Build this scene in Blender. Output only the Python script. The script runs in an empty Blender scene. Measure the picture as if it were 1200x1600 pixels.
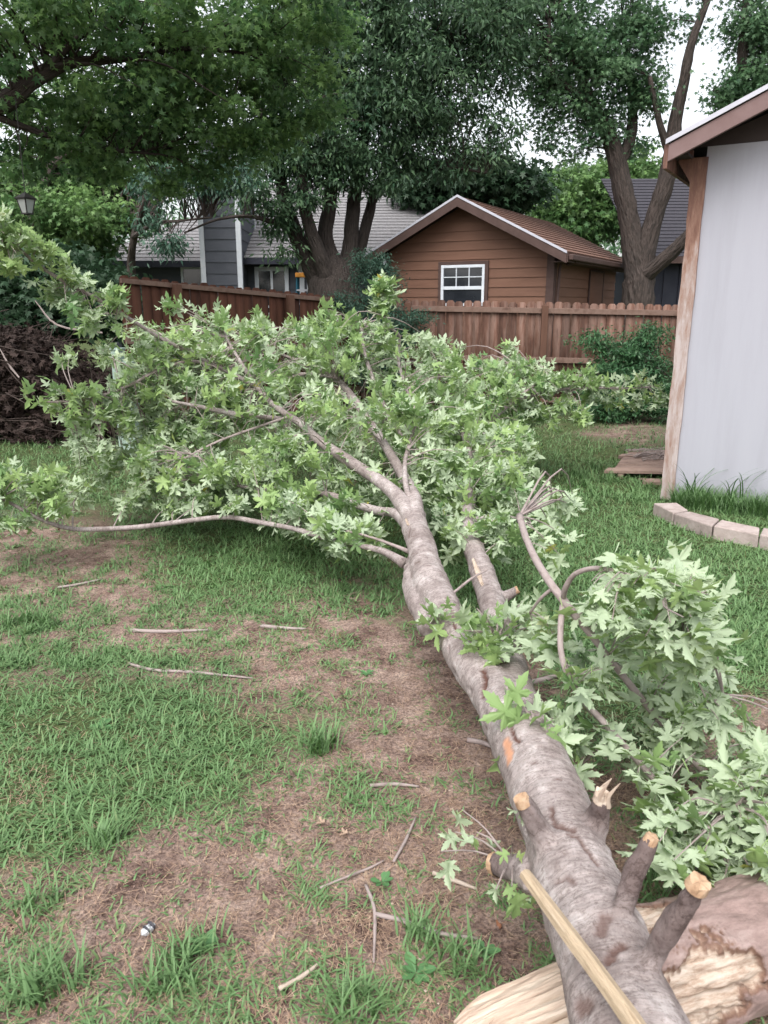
import bpy, math, random
import numpy as np
from mathutils import Vector, Matrix, noise as mnoise
from mathutils.bvhtree import BVHTree

random.seed(7)
rng = np.random.default_rng(7)
R = math.radians
scene = bpy.context.scene
col = scene.collection

# ------------------------------------------------------------------ camera
CAM_H = 1.60
PITCH = R(15.06)
cam_d = bpy.data.cameras.new("camera")
cam_d.lens = 27.0
cam_d.sensor_width = 36.0
cam_d.sensor_fit = 'AUTO'
cam_d.clip_start = 0.05
cam_d.clip_end = 500
cam_d.dof.use_dof = True
cam_d.dof.focus_distance = 6.0
cam_d.dof.aperture_fstop = 9.5
cam = bpy.data.objects.new("camera", cam_d)
cam.location = (0, 0, CAM_H)
cam.rotation_euler = (R(90) - PITCH, 0, 0)
col.objects.link(cam)
scene.camera = cam

# ------------------------------------------------------------------ light
SUN_EL, SUN_AZ = 58.0, 200.0          # azimuth from +Y clockwise: behind the viewer, a little left
world = bpy.data.worlds.new("World")
scene.world = world
world.use_nodes = True
wn, wl = world.node_tree.nodes, world.node_tree.links
wn.clear()
sky = wn.new('ShaderNodeTexSky')
sky.sky_type = 'NISHITA'
sky.sun_disc = False
sky.sun_elevation = R(SUN_EL)
sky.sun_rotation = R(SUN_AZ)
sky.dust_density = 4.0
sky.air_density = 1.0
hs = wn.new('ShaderNodeHueSaturation')
hs.inputs['Saturation'].default_value = 0.22
bgn = wn.new('ShaderNodeBackground')
bgn.inputs['Strength'].default_value = 0.15
wo = wn.new('ShaderNodeOutputWorld')
wl.new(sky.outputs[0], hs.inputs['Color'])
wl.new(hs.outputs[0], bgn.inputs['Color'])
wl.new(bgn.outputs[0], wo.inputs[0])
sun_d = bpy.data.lights.new("sun", 'SUN')
sun_d.energy = 0.75
sun_d.angle = R(45)
sun_d.color = (1.0, 0.965, 0.93)
sun = bpy.data.objects.new("sun", sun_d)
sun.rotation_euler = (R(90 - SUN_EL), 0, R(-SUN_AZ + 180) )
col.objects.link(sun)
_az, _el = R(SUN_AZ), R(SUN_EL)
_dir = Vector((math.sin(_az) * math.cos(_el), math.cos(_az) * math.cos(_el), math.sin(_el)))
sun.rotation_euler = _dir.to_track_quat('Z', 'Y').to_euler()
vs = scene.view_settings
vs.view_transform = 'Standard'
vs.look = 'None'
vs.gamma = 1.0
vs.use_curve_mapping = False
vs.exposure = 1.3
scene.cycles.max_bounces = 6
scene.cycles.diffuse_bounces = 3
scene.cycles.transmission_bounces = 4
scene.cycles.transparent_max_bounces = 6

# ------------------------------------------------------------------ reading positions off the camera
CP, SP = math.cos(PITCH), math.sin(PITCH)
def ray(px, py):
    x, y = (px - 600) / 1200.0, -(py - 800) / 1200.0
    return Vector((x, CP + y * SP, -SP + y * CP))
def G(px, py, h=0.0):                 # point at height h
    d = ray(px, py)
    t = (h - CAM_H) / d.z
    return Vector((d.x * t, d.y * t, h))
def D(px, py, Y):                     # point at distance Y
    d = ray(px, py)
    t = Y / d.y
    return Vector((d.x * t, Y, CAM_H + d.z * t))
def depth(p):
    return p.y * CP - (p.z - CAM_H) * SP
def mpp(p):                           # metres per pixel there
    return depth(p) / 1200.0
def proj(P):                          # numpy (N,3) -> px, py, depth
    x, y, z = P[:, 0], P[:, 1], P[:, 2] - CAM_H
    d = y * CP - z * SP
    u = y * SP + z * CP
    d = np.where(d < 0.05, 0.05, d)
    return 600 + 1200 * x / d, 800 - 1200 * u / d, d

# ------------------------------------------------------------------ numpy noise
_perm = rng.random((257, 257))
_perm[256, :] = _perm[0, :]; _perm[:, 256] = _perm[:, 0]
def vnoise(x, y):
    x = np.mod(x, 256); y = np.mod(y, 256)
    xi, yi = np.floor(x).astype(int) % 256, np.floor(y).astype(int) % 256
    fx, fy = x - np.floor(x), y - np.floor(y)
    fx, fy = fx * fx * (3 - 2 * fx), fy * fy * (3 - 2 * fy)
    a, b = _perm[xi, yi], _perm[xi + 1, yi]
    c, d = _perm[xi, yi + 1], _perm[xi + 1, yi + 1]
    return (a * (1 - fx) + b * fx) * (1 - fy) + (c * (1 - fx) + d * fx) * fy
def fbm(x, y, o=4):
    s, a, t = 0, 1.0, 0
    for k in range(o):
        s = s + a * vnoise(x * 2 ** k + 17.3 * k, y * 2 ** k + 5.1 * k); t += a; a *= .5
    return s / t

# ------------------------------------------------------------------ mesh helpers
class MB:
    """collects pieces of one mesh"""
    def __init__(s):
        s.V, s.L, s.T, s.n, s.A = [], [], [], 0, {}
    def add(s, V, F, **attrs):
        V = np.asarray(V, dtype=float).reshape(-1, 3)
        s.V.append(V)
        if isinstance(F, np.ndarray):
            s.L.append((F + s.n).ravel()); s.T.append(np.full(len(F), F.shape[1]))
        else:
            for f in F:
                s.L.append(np.array(f) + s.n); s.T.append(np.array([len(f)]))
        for k, v in attrs.items():
            s.A.setdefault(k, []).append((s.n, np.asarray(v, dtype=float)))
        s.n += len(V)
        return s
    def box(s, cx, cy, cz, sx, sy, sz, rot=None, org=None):
        """box centred (cx,cy,cz) with full sizes; rot a 3x3 Matrix applied about org/centre"""
        h = np.array([[-1,-1,-1],[1,-1,-1],[1,1,-1],[-1,1,-1],[-1,-1,1],[1,-1,1],[1,1,1],[-1,1,1]]) * .5
        V = h * np.array([sx, sy, sz])
        if rot is not None:
            V = V @ np.array(rot).T
        V = V + np.array([cx, cy, cz])
        F = np.array([[0,3,2,1],[4,5,6,7],[0,1,5,4],[1,2,6,5],[2,3,7,6],[3,0,4,7]])
        return s.add(V, F)
    def prism(s, poly, M, th):
        """poly in local (x,z), extruded th along local +y; M 4x4 placement"""
        n = len(poly)
        V = [(x, 0, z) for x, z in poly] + [(x, th, z) for x, z in poly]
        V = [tuple(M @ Vector(v)) for v in V]
        F = [tuple(range(n)), tuple(range(2 * n - 1, n - 1, -1))]
        F += [(i, i + n, (i + 1) % n + n, (i + 1) % n) for i in range(n)]
        return s.add(V, F)
    def mesh(s, name):
        V = np.concatenate(s.V); L = np.concatenate(s.L).astype(np.int32); T = np.concatenate(s.T).astype(np.int32)
        me = bpy.data.meshes.new(name)
        me.vertices.add(len(V)); me.vertices.foreach_set('co', V.ravel())
        me.loops.add(len(L)); me.loops.foreach_set('vertex_index', L)
        me.polygons.add(len(T))
        st = np.zeros(len(T), dtype=np.int32); st[1:] = np.cumsum(T)[:-1]
        me.polygons.foreach_set('loop_start', st)
        try: me.polygons.foreach_set('loop_total', T)
        except Exception: pass
        for k, parts in s.A.items():
            dim = 3 if parts[0][1].ndim == 2 else 1
            arr = np.zeros((len(V), 3)) if dim == 3 else np.zeros(len(V))
            for o, v in parts: arr[o:o + len(v)] = v
            at = me.attributes.new(k, 'FLOAT_VECTOR' if dim == 3 else 'FLOAT', 'POINT')
            at.data.foreach_set('vector' if dim == 3 else 'value', arr.ravel())
        me.update(calc_edges=True)
        return me
    def build(s, name, mat, parent=None, smooth=False, bevel=0):
        me = s.mesh(name)
        return link(name, me, mat, parent, smooth, bevel)

def link(name, me, mat, parent=None, smooth=False, bevel=0):
    if mat is not None and not me.materials: me.materials.append(mat)
    me.polygons.foreach_set('use_smooth', np.full(len(me.polygons), bool(smooth)))
    o = bpy.data.objects.new(name, me)
    col.objects.link(o)
    if parent is not None: o.parent = parent
    if bevel:
        b = o.modifiers.new('bevel', 'BEVEL'); b.width = bevel; b.segments = 2; b.limit_method = 'ANGLE'
    return o

def tag(o, label=None, cat=None, group=None, kind=None):
    if label: o['label'] = label
    if cat: o['category'] = cat
    if group: o['group'] = group
    if kind: o['kind'] = kind
    return o
def thing(name, label, cat, group=None, loc=(0, 0, 0), rz=0):
    o = bpy.data.objects.new(name, None)
    o.empty_display_size = .1
    o.location = loc; o.rotation_euler = (0, 0, rz)
    col.objects.link(o)
    return tag(o, label, cat, group)

def catmull(P, n):
    """smooth a polyline of vectors (numpy k x m) with n steps per span"""
    P = np.asarray(P, float)
    if len(P) == 2:
        t = np.linspace(0, 1, n + 1)[:, None]
        return P[0] * (1 - t) + P[1] * t
    Q = np.vstack([2 * P[0] - P[1], P, 2 * P[-1] - P[-2]])
    out = []
    for i in range(1, len(Q) - 2):
        t = np.linspace(0, 1, n, endpoint=False)[:, None]
        a, b, c, d = Q[i - 1], Q[i], Q[i + 1], Q[i + 2]
        out.append(.5 * ((2 * b) + (c - a) * t + (2 * a - 5 * b + 4 * c - d) * t ** 2 + (3 * b - a - 3 * c + d) * t ** 3))
    out.append(P[-1][None])
    return np.vstack(out)

def frames(P):
    T = np.gradient(P, axis=0)
    T /= np.linalg.norm(T, axis=1)[:, None] + 1e-9
    up = np.array([0, 0, 1.0]) if abs(T[0, 2]) < .9 else np.array([1.0, 0, 0])
    N = np.zeros_like(P); B = np.zeros_like(P)
    n = up - T[0] * up.dot(T[0]); n /= np.linalg.norm(n)
    for i in range(len(P)):
        n = n - T[i] * n.dot(T[i]); n /= np.linalg.norm(n) + 1e-9
        N[i] = n; B[i] = np.cross(T[i], n)
    return T, N, B

def tube(mb, pts, rad, seg=8, sm=4, caps=True, wob=0.0):
    pts = np.array([list(p) for p in pts], float); rad = np.asarray(rad, float)
    if sm > 1:
        PR = catmull(np.column_stack([pts, rad]), sm)
        P, r = PR[:, :3], np.maximum(PR[:, 3], 1e-4)
    else: P, r = pts, rad
    T, N, B = frames(P)
    a = np.linspace(0, 2 * math.pi, seg, endpoint=False)
    ca, sa = np.cos(a), np.sin(a)
    rr = r[:, None] * np.ones(seg)[None]
    s_ = np.concatenate([[0], np.cumsum(np.linalg.norm(np.diff(P, axis=0), axis=1))])
    if wob:
        rr = rr * (1 + wob * (fbm(s_[:, None] * 9 + 3 * ca[None] + P[0, 0] * 7, 3 * sa[None] + s_[:, None] * 3 + 9, 3) - .5) * 2)
    V = P[:, None] + rr[..., None] * (N[:, None] * ca[None, :, None] + B[:, None] * sa[None, :, None])
    k = len(P)
    bco = np.stack([np.repeat(s_[:, None], seg, 1) + P[0, 0] * 3.7, r[:, None] * ca[None] + P[0, 1], r[:, None] * sa[None]], -1)
    i = np.arange(k - 1)[:, None] * seg; j = np.arange(seg)[None]
    F = np.stack([i + j, i + (j + 1) % seg, i + seg + (j + 1) % seg, i + seg + j], -1).reshape(-1, 4)
    base = mb.n
    mb.add(V.reshape(-1, 3), F, bco=bco.reshape(-1, 3))
    if caps:
        mb.L.append(np.arange(seg)[::-1] + base); mb.T.append(np.array([seg]))
        mb.L.append(np.arange(seg) + base + (k - 1) * seg); mb.T.append(np.array([seg]))
    return P, r

# ------------------------------------------------------------------ materials
def mat(name):
    m = bpy.data.materials.new(name); m.use_nodes = True
    nt = m.node_tree
    return m, nt, nt.nodes, nt.links, nt.nodes['Principled BSDF']
def ramp(N, stops):
    r = N.new('ShaderNodeValToRGB')
    while len(r.color_ramp.elements) > 1: r.color_ramp.elements.remove(r.color_ramp.elements[-1])
    r.color_ramp.elements[0].position = stops[0][0]; r.color_ramp.elements[0].color = (*stops[0][1], 1)
    for p, c in stops[1:]:
        e = r.color_ramp.elements.new(p); e.color = (*c, 1)
    return r
def noise_mat(name, cols, scale=6, rough=.8, bump=.3, bscale=None, coord='Object', stretch=(1, 1, 1), detail=6, dist=.01, spec=.3, attr=None, rnd=0.0):
    """colour ramp over stretched noise, plus bump; rnd varies brightness per object"""
    m, nt, N, L, P = mat(name)
    if attr:
        tc = N.new('ShaderNodeAttribute'); tc.attribute_name = attr; src = tc.outputs['Vector']
    else:
        tc = N.new('ShaderNodeTexCoord'); src = tc.outputs[coord]
    mp = N.new('ShaderNodeMapping'); mp.inputs['Scale'].default_value = stretch
    L.new(src, mp.inputs['Vector'])
    vec = mp.outputs[0]
    oi = N.new('ShaderNodeObjectInfo')
    if rnd:
        ad = N.new('ShaderNodeVectorMath'); ad.operation = 'MULTIPLY_ADD'
        cmb = N.new('ShaderNodeCombineXYZ')
        for k in range(3): L.new(oi.outputs['Random'], cmb.inputs[k])
        ad.inputs[1].default_value = (37, 19, 53)
        L.new(cmb.outputs[0], ad.inputs[0]); L.new(vec, ad.inputs[2]); vec = ad.outputs[0]
    n = N.new('ShaderNodeTexNoise'); n.inputs['Scale'].default_value = scale; n.inputs['Detail'].default_value = detail
    n.inputs['Roughness'].default_value = .65
    L.new(vec, n.inputs['Vector'])
    k = len(cols)
    r = ramp(N, [(.28 + .44 * i / max(1, k - 1), c) for i, c in enumerate(cols)])
    L.new(n.outputs['Fac'], r.inputs[0])
    out = r.outputs[0]
    if rnd:
        h = N.new('ShaderNodeHueSaturation')
        mr = N.new('ShaderNodeMapRange'); mr.inputs['To Min'].default_value = 1 - rnd; mr.inputs['To Max'].default_value = 1 + rnd
        L.new(oi.outputs['Random'], mr.inputs['Value']); L.new(mr.outputs[0], h.inputs['Value']); L.new(out, h.inputs['Color'])
        out = h.outputs[0]
    L.new(out, P.inputs['Base Color'])
    P.inputs['Roughness'].default_value = rough
    P.inputs['Specular IOR Level'].default_value = spec
    if bump:
        n2 = N.new('ShaderNodeTexNoise'); n2.inputs['Scale'].default_value = bscale or scale * 3; n2.inputs['Detail'].default_value = 5
        L.new(vec, n2.inputs['Vector'])
        b = N.new('ShaderNodeBump'); b.inputs['Strength'].default_value = bump; b.inputs['Distance'].default_value = dist
        L.new(n2.outputs['Fac'], b.inputs['Height']); L.new(b.outputs[0], P.inputs['Normal'])
    return m

def leaf_mat(name, dark, light, under, yellow=None, trans=.3, rough=.5, tcol=None):
    """upper and under side colours, varied by the 'tone' attribute (0..1), light passing through"""
    m, nt, N, L, P = mat(name)
    at = N.new('ShaderNodeAttribute'); at.attribute_name = 'tone'
    st = [(0, dark), (.85, light)] + ([(.93, light), (1.0, yellow)] if yellow else [])
    r = ramp(N, st)
    L.new(at.outputs['Fac'], r.inputs[0])
    ge = N.new('ShaderNodeNewGeometry')
    mx = N.new('ShaderNodeMix'); mx.data_type = 'RGBA'
    L.new(ge.outputs['Backfacing'], mx.inputs['Factor'])
    L.new(r.outputs[0], mx.inputs['A'])
    mu = N.new('ShaderNodeMix'); mu.data_type = 'RGBA'; mu.inputs['Factor'].default_value = .8
    L.new(r.outputs[0], mu.inputs['A']); mu.inputs['B'].default_value = (*under, 1)
    L.new(mu.outputs['Result'], mx.inputs['B'])
    L.new(mx.outputs['Result'], P.inputs['Base Color'])
    P.inputs['Roughness'].default_value = rough
    P.inputs['Specular IOR Level'].default_value = .35
    tr = N.new('ShaderNodeBsdfTranslucent')
    if tcol: tr.inputs['Color'].default_value = (*tcol, 1)
    else: L.new(r.outputs[0], tr.inputs['Color'])
    ms = N.new('ShaderNodeMixShader'); ms.inputs[0].default_value = trans
    L.new(P.outputs[0], ms.inputs[1]); L.new(tr.outputs[0], ms.inputs[2])
    L.new(ms.outputs[0], N['Material Output'].inputs['Surface'])
    return m

M = {}
M['bark_fallen'] = None
def bark_fallen():
    m, nt, N, L, P = mat('silver maple bark')
    at = N.new('ShaderNodeAttribute'); at.attribute_name = 'bco'
    def nz(stretch, scale, detail=6):
        mp = N.new('ShaderNodeMapping'); mp.inputs['Scale'].default_value = stretch
        L.new(at.outputs['Vector'], mp.inputs['Vector'])
        n = N.new('ShaderNodeTexNoise'); n.inputs['Scale'].default_value = scale; n.inputs['Detail'].default_value = detail
        n.inputs['Roughness'].default_value = .7
        L.new(mp.outputs[0], n.inputs['Vector']); return n.outputs['Fac']
    big = nz((1, 1.6, 1.6), 7)
    wr = nz((6, 1, 1), 22)            # fine cross wrinkles
    fi = nz((1, 1, 1), 120, 4)
    c1 = ramp(N, [(.3, (.155, .122, .114)), (.43, (.245, .205, .194)), (.55, (.325, .282, .270)), (.68, (.44, .40, .385))])
    L.new(big, c1.inputs[0])
    c2 = ramp(N, [(.3, (.52, .5, .5)), (.5, (1, 1, 1)), (.72, (1.22, 1.2, 1.17))])
    L.new(wr, c2.inputs[0])
    mx = N.new('ShaderNodeMix'); mx.data_type = 'RGBA'; mx.blend_type = 'MULTIPLY'; mx.inputs['Factor'].default_value = .55
    L.new(c1.outputs[0], mx.inputs['A']); L.new(c2.outputs[0], mx.inputs['B'])
    # small specks
    c3 = ramp(N, [(.36, (.45, .4, .38)), (.46, (1, 1, 1))]); L.new(fi, c3.inputs[0])
    m3 = N.new('ShaderNodeMix'); m3.data_type = 'RGBA'; m3.blend_type = 'MULTIPLY'; m3.inputs['Factor'].default_value = .6
    L.new(mx.outputs['Result'], m3.inputs['A']); L.new(c3.outputs[0], m3.inputs['B'])
    ln = ramp(N, [(.478, (1, 1, 1)), (.496, (.38, .33, .31)), (.504, (.38, .33, .31)), (.522, (1, 1, 1))]); L.new(nz((5, 1.3, 1.3), 6, 8), ln.inputs[0])
    mL = N.new('ShaderNodeMix'); mL.data_type = 'RGBA'; mL.blend_type = 'MULTIPLY'; mL.inputs['Factor'].default_value = .6
    L.new(m3.outputs['Result'], mL.inputs['A']); L.new(ln.outputs[0], mL.inputs['B']); m3 = mL
    ck = N.new('ShaderNodeAttribute'); ck.attribute_name = 'crack'
    m4 = N.new('ShaderNodeMix'); m4.data_type = 'RGBA'
    L.new(ck.outputs['Fac'], m4.inputs['Factor']); L.new(m3.outputs['Result'], m4.inputs['A'])
    m4.inputs['B'].default_value = (.085, .04, .03, 1)
    sc = N.new('ShaderNodeAttribute'); sc.attribute_name = 'scrape'
    yg = N.new('ShaderNodeAttribute'); yg.attribute_name = 'young'
    m45 = N.new('ShaderNodeMix'); m45.data_type = 'RGBA'; m45.blend_type = 'MULTIPLY'
    L.new(yg.outputs['Fac'], m45.inputs['Factor']); L.new(m4.outputs['Result'], m45.inputs['A']); m45.inputs['B'].default_value = (.44, .39, .385, 1)
    m4 = m45
    m5 = N.new('ShaderNodeMix'); m5.data_type = 'RGBA'
    L.new(sc.outputs['Fac'], m5.inputs['Factor']); L.new(m4.outputs['Result'], m5.inputs['A'])
    m5.inputs['B'].default_value = (.50, .24, .13, 1)
    L.new(m5.outputs['Result'], P.inputs['Base Color'])
    P.inputs['Roughness'].default_value = .82; P.inputs['Specular IOR Level'].default_value = .25
    b1 = N.new('ShaderNodeBump'); b1.inputs['Strength'].default_value = .55; b1.inputs['Distance'].default_value = .006
    L.new(wr, b1.inputs['Height'])
    b2 = N.new('ShaderNodeBump'); b2.inputs['Strength'].default_value = .5; b2.inputs['Distance'].default_value = .004
    L.new(fi, b2.inputs['Height']); L.new(b1.outputs[0], b2.inputs['Normal']); L.new(b2.outputs[0], P.inputs['Normal'])
    return m
M['bark_fallen'] = bark_fallen()
M['twig'] = noise_mat('thin grey twig bark', [(.16, .12, .11), (.30, .25, .235), (.22, .17, .16)], 14, attr='bco', bump=.3, stretch=(1, 2, 2))
M['bark_tree'] = noise_mat('rough dark bark', [(.022, .018, .017), (.060, .048, .042), (.032, .026, .023)], 9, attr='bco', bump=1, dist=.12, bscale=10, stretch=(.4, 2.2, 2.2), rough=.95)
M['bark_far'] = noise_mat('brown grey bark', [(.026, .021, .019), (.085, .066, .058), (.042, .034, .030), (.11, .09, .08)], 10, attr='bco', bump=1, dist=.12, bscale=9, stretch=(.4, 2.2, 2.2), rough=.95)
M['wood_pale'] = noise_mat('fresh split wood', [(.28, .19, .14), (.48, .38, .30), (.60, .52, .43)], 5, attr='bco', stretch=(1, 9, 9), bump=.7, bscale=9, rough=.7)
M['wood_cut'] = noise_mat('cut wood end', [(.22, .13, .08), (.38, .25, .155), (.50, .38, .27)], 30, bump=.3, rough=.7)
M['wood_peeled'] = noise_mat('peeled sapwood', [(.27, .195, .125), (.44, .345, .24), (.34, .26, .175), (.48, .39, .29)], 9, attr='bco', stretch=(1, 14, 14), bump=.6, rough=.55)
M['log_bark'] = noise_mat('log inner bark', [(.14, .09, .08), (.29, .21, .19), (.38, .29, .27)], 6, attr='bco', stretch=(.7, 2, 2), bump=.8, bscale=12, rough=.85)
M['log_torn'] = noise_mat('torn rough wood', [(.20, .11, .06), (.50, .37, .26), (.68, .58, .46)], 16, bump=1, dist=.02, bscale=24, rough=.85)
M['leaf_fallen'] = leaf_mat('silver maple leaves', (.150, .270, .105), (.345, .475, .185), (.53, .62, .45), yellow=(.50, .45, .10), trans=.42)
M['leaf_t1'] = leaf_mat('dark drooping leaves', (.032, .080, .040), (.110, .190, .092), (.12, .19, .13), trans=.45)
M['leaf_t2'] = leaf_mat('mid green leaves', (.045, .115, .055), (.125, .225, .105), (.14, .23, .14), trans=.45)
M['leaf_t3'] = leaf_mat('shaded maple leaves', (.042, .110, .040), (.160, .270, .085), (.14, .24, .12), trans=.55)
M['leaf_t4'] = leaf_mat('bright distant leaves', (.06, .14, .045), (.15, .26, .08), (.14, .22, .10), trans=.35)
M['leaf_dark'] = leaf_mat('very dark leaves', (.014, .040, .018), (.038, .085, .038), (.05, .09, .05), trans=.25)
M['leaf_juniper'] = leaf_mat('blue green fine leaves', (.020, .060, .040), (.055, .120, .075), (.10, .16, .12), trans=.2)
M['leaf_shrub'] = leaf_mat('shrub leaves', (.024, .078, .032), (.060, .150, .055), (.12, .2, .11), trans=.25)
M['grass'] = leaf_mat('grass blades', (.052, .130, .038), (.150, .275, .088), (.14, .24, .10), yellow=(.34, .27, .13), trans=.25, rough=.55)
M['straw'] = noise_mat('dead straw', [(.11, .065, .05), (.30, .20, .14), (.50, .39, .28)], 60, bump=0, rough=.9, coord='Object')
M['weed'] = leaf_mat('broad weed leaves', (.055, .14, .05), (.10, .22, .085), (.16, .27, .13), trans=.2)
M['dead_leaf_pale'] = noise_mat('pale dead leaf', [(.25, .17, .12), (.42, .32, .24)], 12, bump=.2)
M['dead_leaf'] = noise_mat('dead brown leaf', [(.14, .06, .035), (.30, .13, .065)], 12, bump=.2)
M['fence'] = noise_mat('stained cedar picket', [(.045, .024, .018), (.098, .048, .033), (.15, .092, .072), (.080, .045, .034)], 3.2, stretch=(4, 4, .5), bump=.5, bscale=9, rough=.85, rnd=.35)
M['fence_left'] = noise_mat('reddish stained picket', [(.042, .017, .011), (.082, .032, .019), (.108, .047, .030)], 2.6, stretch=(4, 4, .4), bump=.4, bscale=9, rough=.85, rnd=.22)
M['fence_rail'] = noise_mat('weathered rail', [(.085, .045, .033), (.19, .125, .10), (.12, .07, .052)], 5, bump=.5, rough=.9)
M['fence_post'] = noise_mat('orange brown post', [(.085, .042, .028), (.15, .078, .054)], 5, stretch=(1, 1, .3), bump=.4, rough=.85)
M['siding_brown'] = noise_mat('brown painted siding', [(.128, .064, .042), (.165, .085, .057)], 3, stretch=(.6, .6, 3), bump=.25, bscale=30, rough=.7, rnd=.07)
M['trim_brown'] = noise_mat('dark brown trim paint', [(.055, .032, .027), (.085, .052, .045)], 5, bump=.2, rough=.7)
M['shingle_brown'] = noise_mat('red brown shingles', [(.075, .040, .030), (.145, .080, .060), (.22, .135, .105)], 26, bump=.7, rough=.95, dist=.01)
M['shingle_grey'] = noise_mat('grey weathered shingles', [(.13, .125, .13), (.20, .195, .20), (.27, .26, .265)], 18, bump=.7, rough=.95)
M['shingle_dark'] = noise_mat('dark shingles', [(.028, .027, .034), (.055, .052, .062)], 20, bump=.7, rough=.95)
M['siding_slate'] = noise_mat('slate grey siding', [(.060, .066, .082), (.082, .088, .105)], 3, bump=.15, rough=.7, rnd=.06)
M['siding_dark'] = noise_mat('dark navy siding', [(.018, .02, .032), (.03, .032, .045)], 3, bump=.2, rough=.7)
M['white'] = noise_mat('white paint', [(.52, .55, .60), (.62, .65, .69)], 4, bump=.05, rough=.5)
M['shed_wall'] = noise_mat('pale grey painted panel', [(.315, .313, .350), (.345, .344, .386), (.355, .354, .395)], 2.2, bump=.10, bscale=50, rough=.75, stretch=(3, 3, .25), detail=9)
M['shed_fascia'] = noise_mat('mauve brown painted board', [(.15, .095, .09), (.20, .135, .13)], 4, bump=.2, rough=.75)
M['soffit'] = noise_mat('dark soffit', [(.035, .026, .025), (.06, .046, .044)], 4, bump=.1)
M['metal'] = noise_mat('drip edge metal', [(.40, .40, .45), (.48, .48, .53)], 5, bump=.03, rough=.4)
M['iron'] = noise_mat('black lantern metal', [(.012, .012, .012), (.03, .028, .026)], 10, bump=.1, rough=.5)
M['block'] = noise_mat('concrete edging block', [(.22, .18, .165), (.32, .265, .245), (.38, .325, .305)], 12, bump=.6, bscale=60, rough=.95, rnd=.1, dist=.005)
M['board_grey'] = noise_mat('weathered ramp board', [(.16, .105, .085), (.29, .205, .17), (.22, .15, .125)], 6, stretch=(1, 1, 1), bump=.5, rough=.95, rnd=.2)
M['brush'] = noise_mat('dead brush sticks', [(.02, .015, .013), (.058, .042, .036), (.12, .09, .078)], 6, attr='bco', bump=.2)
M['brush_leaf'] = noise_mat('dead brush leaves', [(.018, .012, .010), (.055, .034, .028)], 9, bump=0)
M['utility'] = noise_mat('pale green box paint', [(.24, .32, .27), (.30, .38, .33)], 5, bump=.05, rough=.5)
M['glass'] = noise_mat('dark window glass', [(.012, .014, .018), (.03, .033, .04)], 2, bump=.02, rough=.08, spec=.8)
M['glass_lantern'] = noise_mat('frosted lantern glass', [(.20, .22, .21), (.30, .32, .30)], 8, bump=.02, rough=.3)
M['teal'] = noise_mat('teal ladder rail', [(.01, .07, .11), (.02, .10, .15)], 5, bump=0, rough=.5)
M['orange'] = noise_mat('orange ladder top', [(.50, .20, .03), (.58, .26, .05)], 5, bump=0, rough=.5)
M['foil'] = noise_mat('crumpled foil', [(.45, .46, .48), (.75, .76, .78)], 40, bump=.8, rough=.35)
M['foil'].node_tree.nodes['Principled BSDF'].inputs['Metallic'].default_value = .5
M['foil_dark'] = noise_mat('dark wrapper print', [(.02, .02, .025), (.05, .05, .06)], 20, bump=.4, rough=.4)
M['chip'] = noise_mat('pale wood chips', [(.30, .235, .185), (.46, .39, .33)], 20, bump=0)

# corner board: worn paint, red-brown wood showing towards the eave
def worn_board():
    m, nt, N, L, P = mat('worn painted corner board')
    tc = N.new('ShaderNodeTexCoord')
    mp = N.new('ShaderNodeMapping'); mp.inputs['Scale'].default_value = (6, 6, 1.1)
    L.new(tc.outputs['Object'], mp.inputs[0])
    n = N.new('ShaderNodeTexNoise'); n.inputs['Scale'].default_value = 3.2; n.inputs['Detail'].default_value = 9; n.inputs['Roughness'].default_value = .72
    L.new(mp.outputs[0], n.inputs['Vector'])
    sx = N.new('ShaderNodeSeparateXYZ'); L.new(tc.outputs['Object'], sx.inputs[0])
    mr = N.new('ShaderNodeMapRange'); mr.inputs['From Min'].default_value = 1.3; mr.inputs['From Max'].default_value = 2.7
    mr.inputs['To Min'].default_value = -.09; mr.inputs['To Max'].default_value = .26
    L.new(sx.outputs['Z'], mr.inputs['Value'])
    ad = N.new('ShaderNodeMath'); ad.operation = 'ADD'; L.new(n.outputs['Fac'], ad.inputs[0]); L.new(mr.outputs[0], ad.inputs[1])
    r = ramp(N, [(.34, (.40, .34, .33)), (.46, (.31, .235, .21)), (.58, (.24, .14, .105)), (.70, (.155, .078, .055)), (.85, (.10, .048, .037))])
    L.new(ad.outputs[0], r.inputs[0]); L.new(r.outputs[0], P.inputs['Base Color'])
    P.inputs['Roughness'].default_value = .85
    b = N.new('ShaderNodeBump'); b.inputs['Strength'].default_value = .5; b.inputs['Distance'].default_value = .01
    L.new(n.outputs['Fac'], b.inputs['Height']); L.new(b.outputs[0], P.inputs['Normal'])
    return m
M['worn'] = worn_board()

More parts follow.
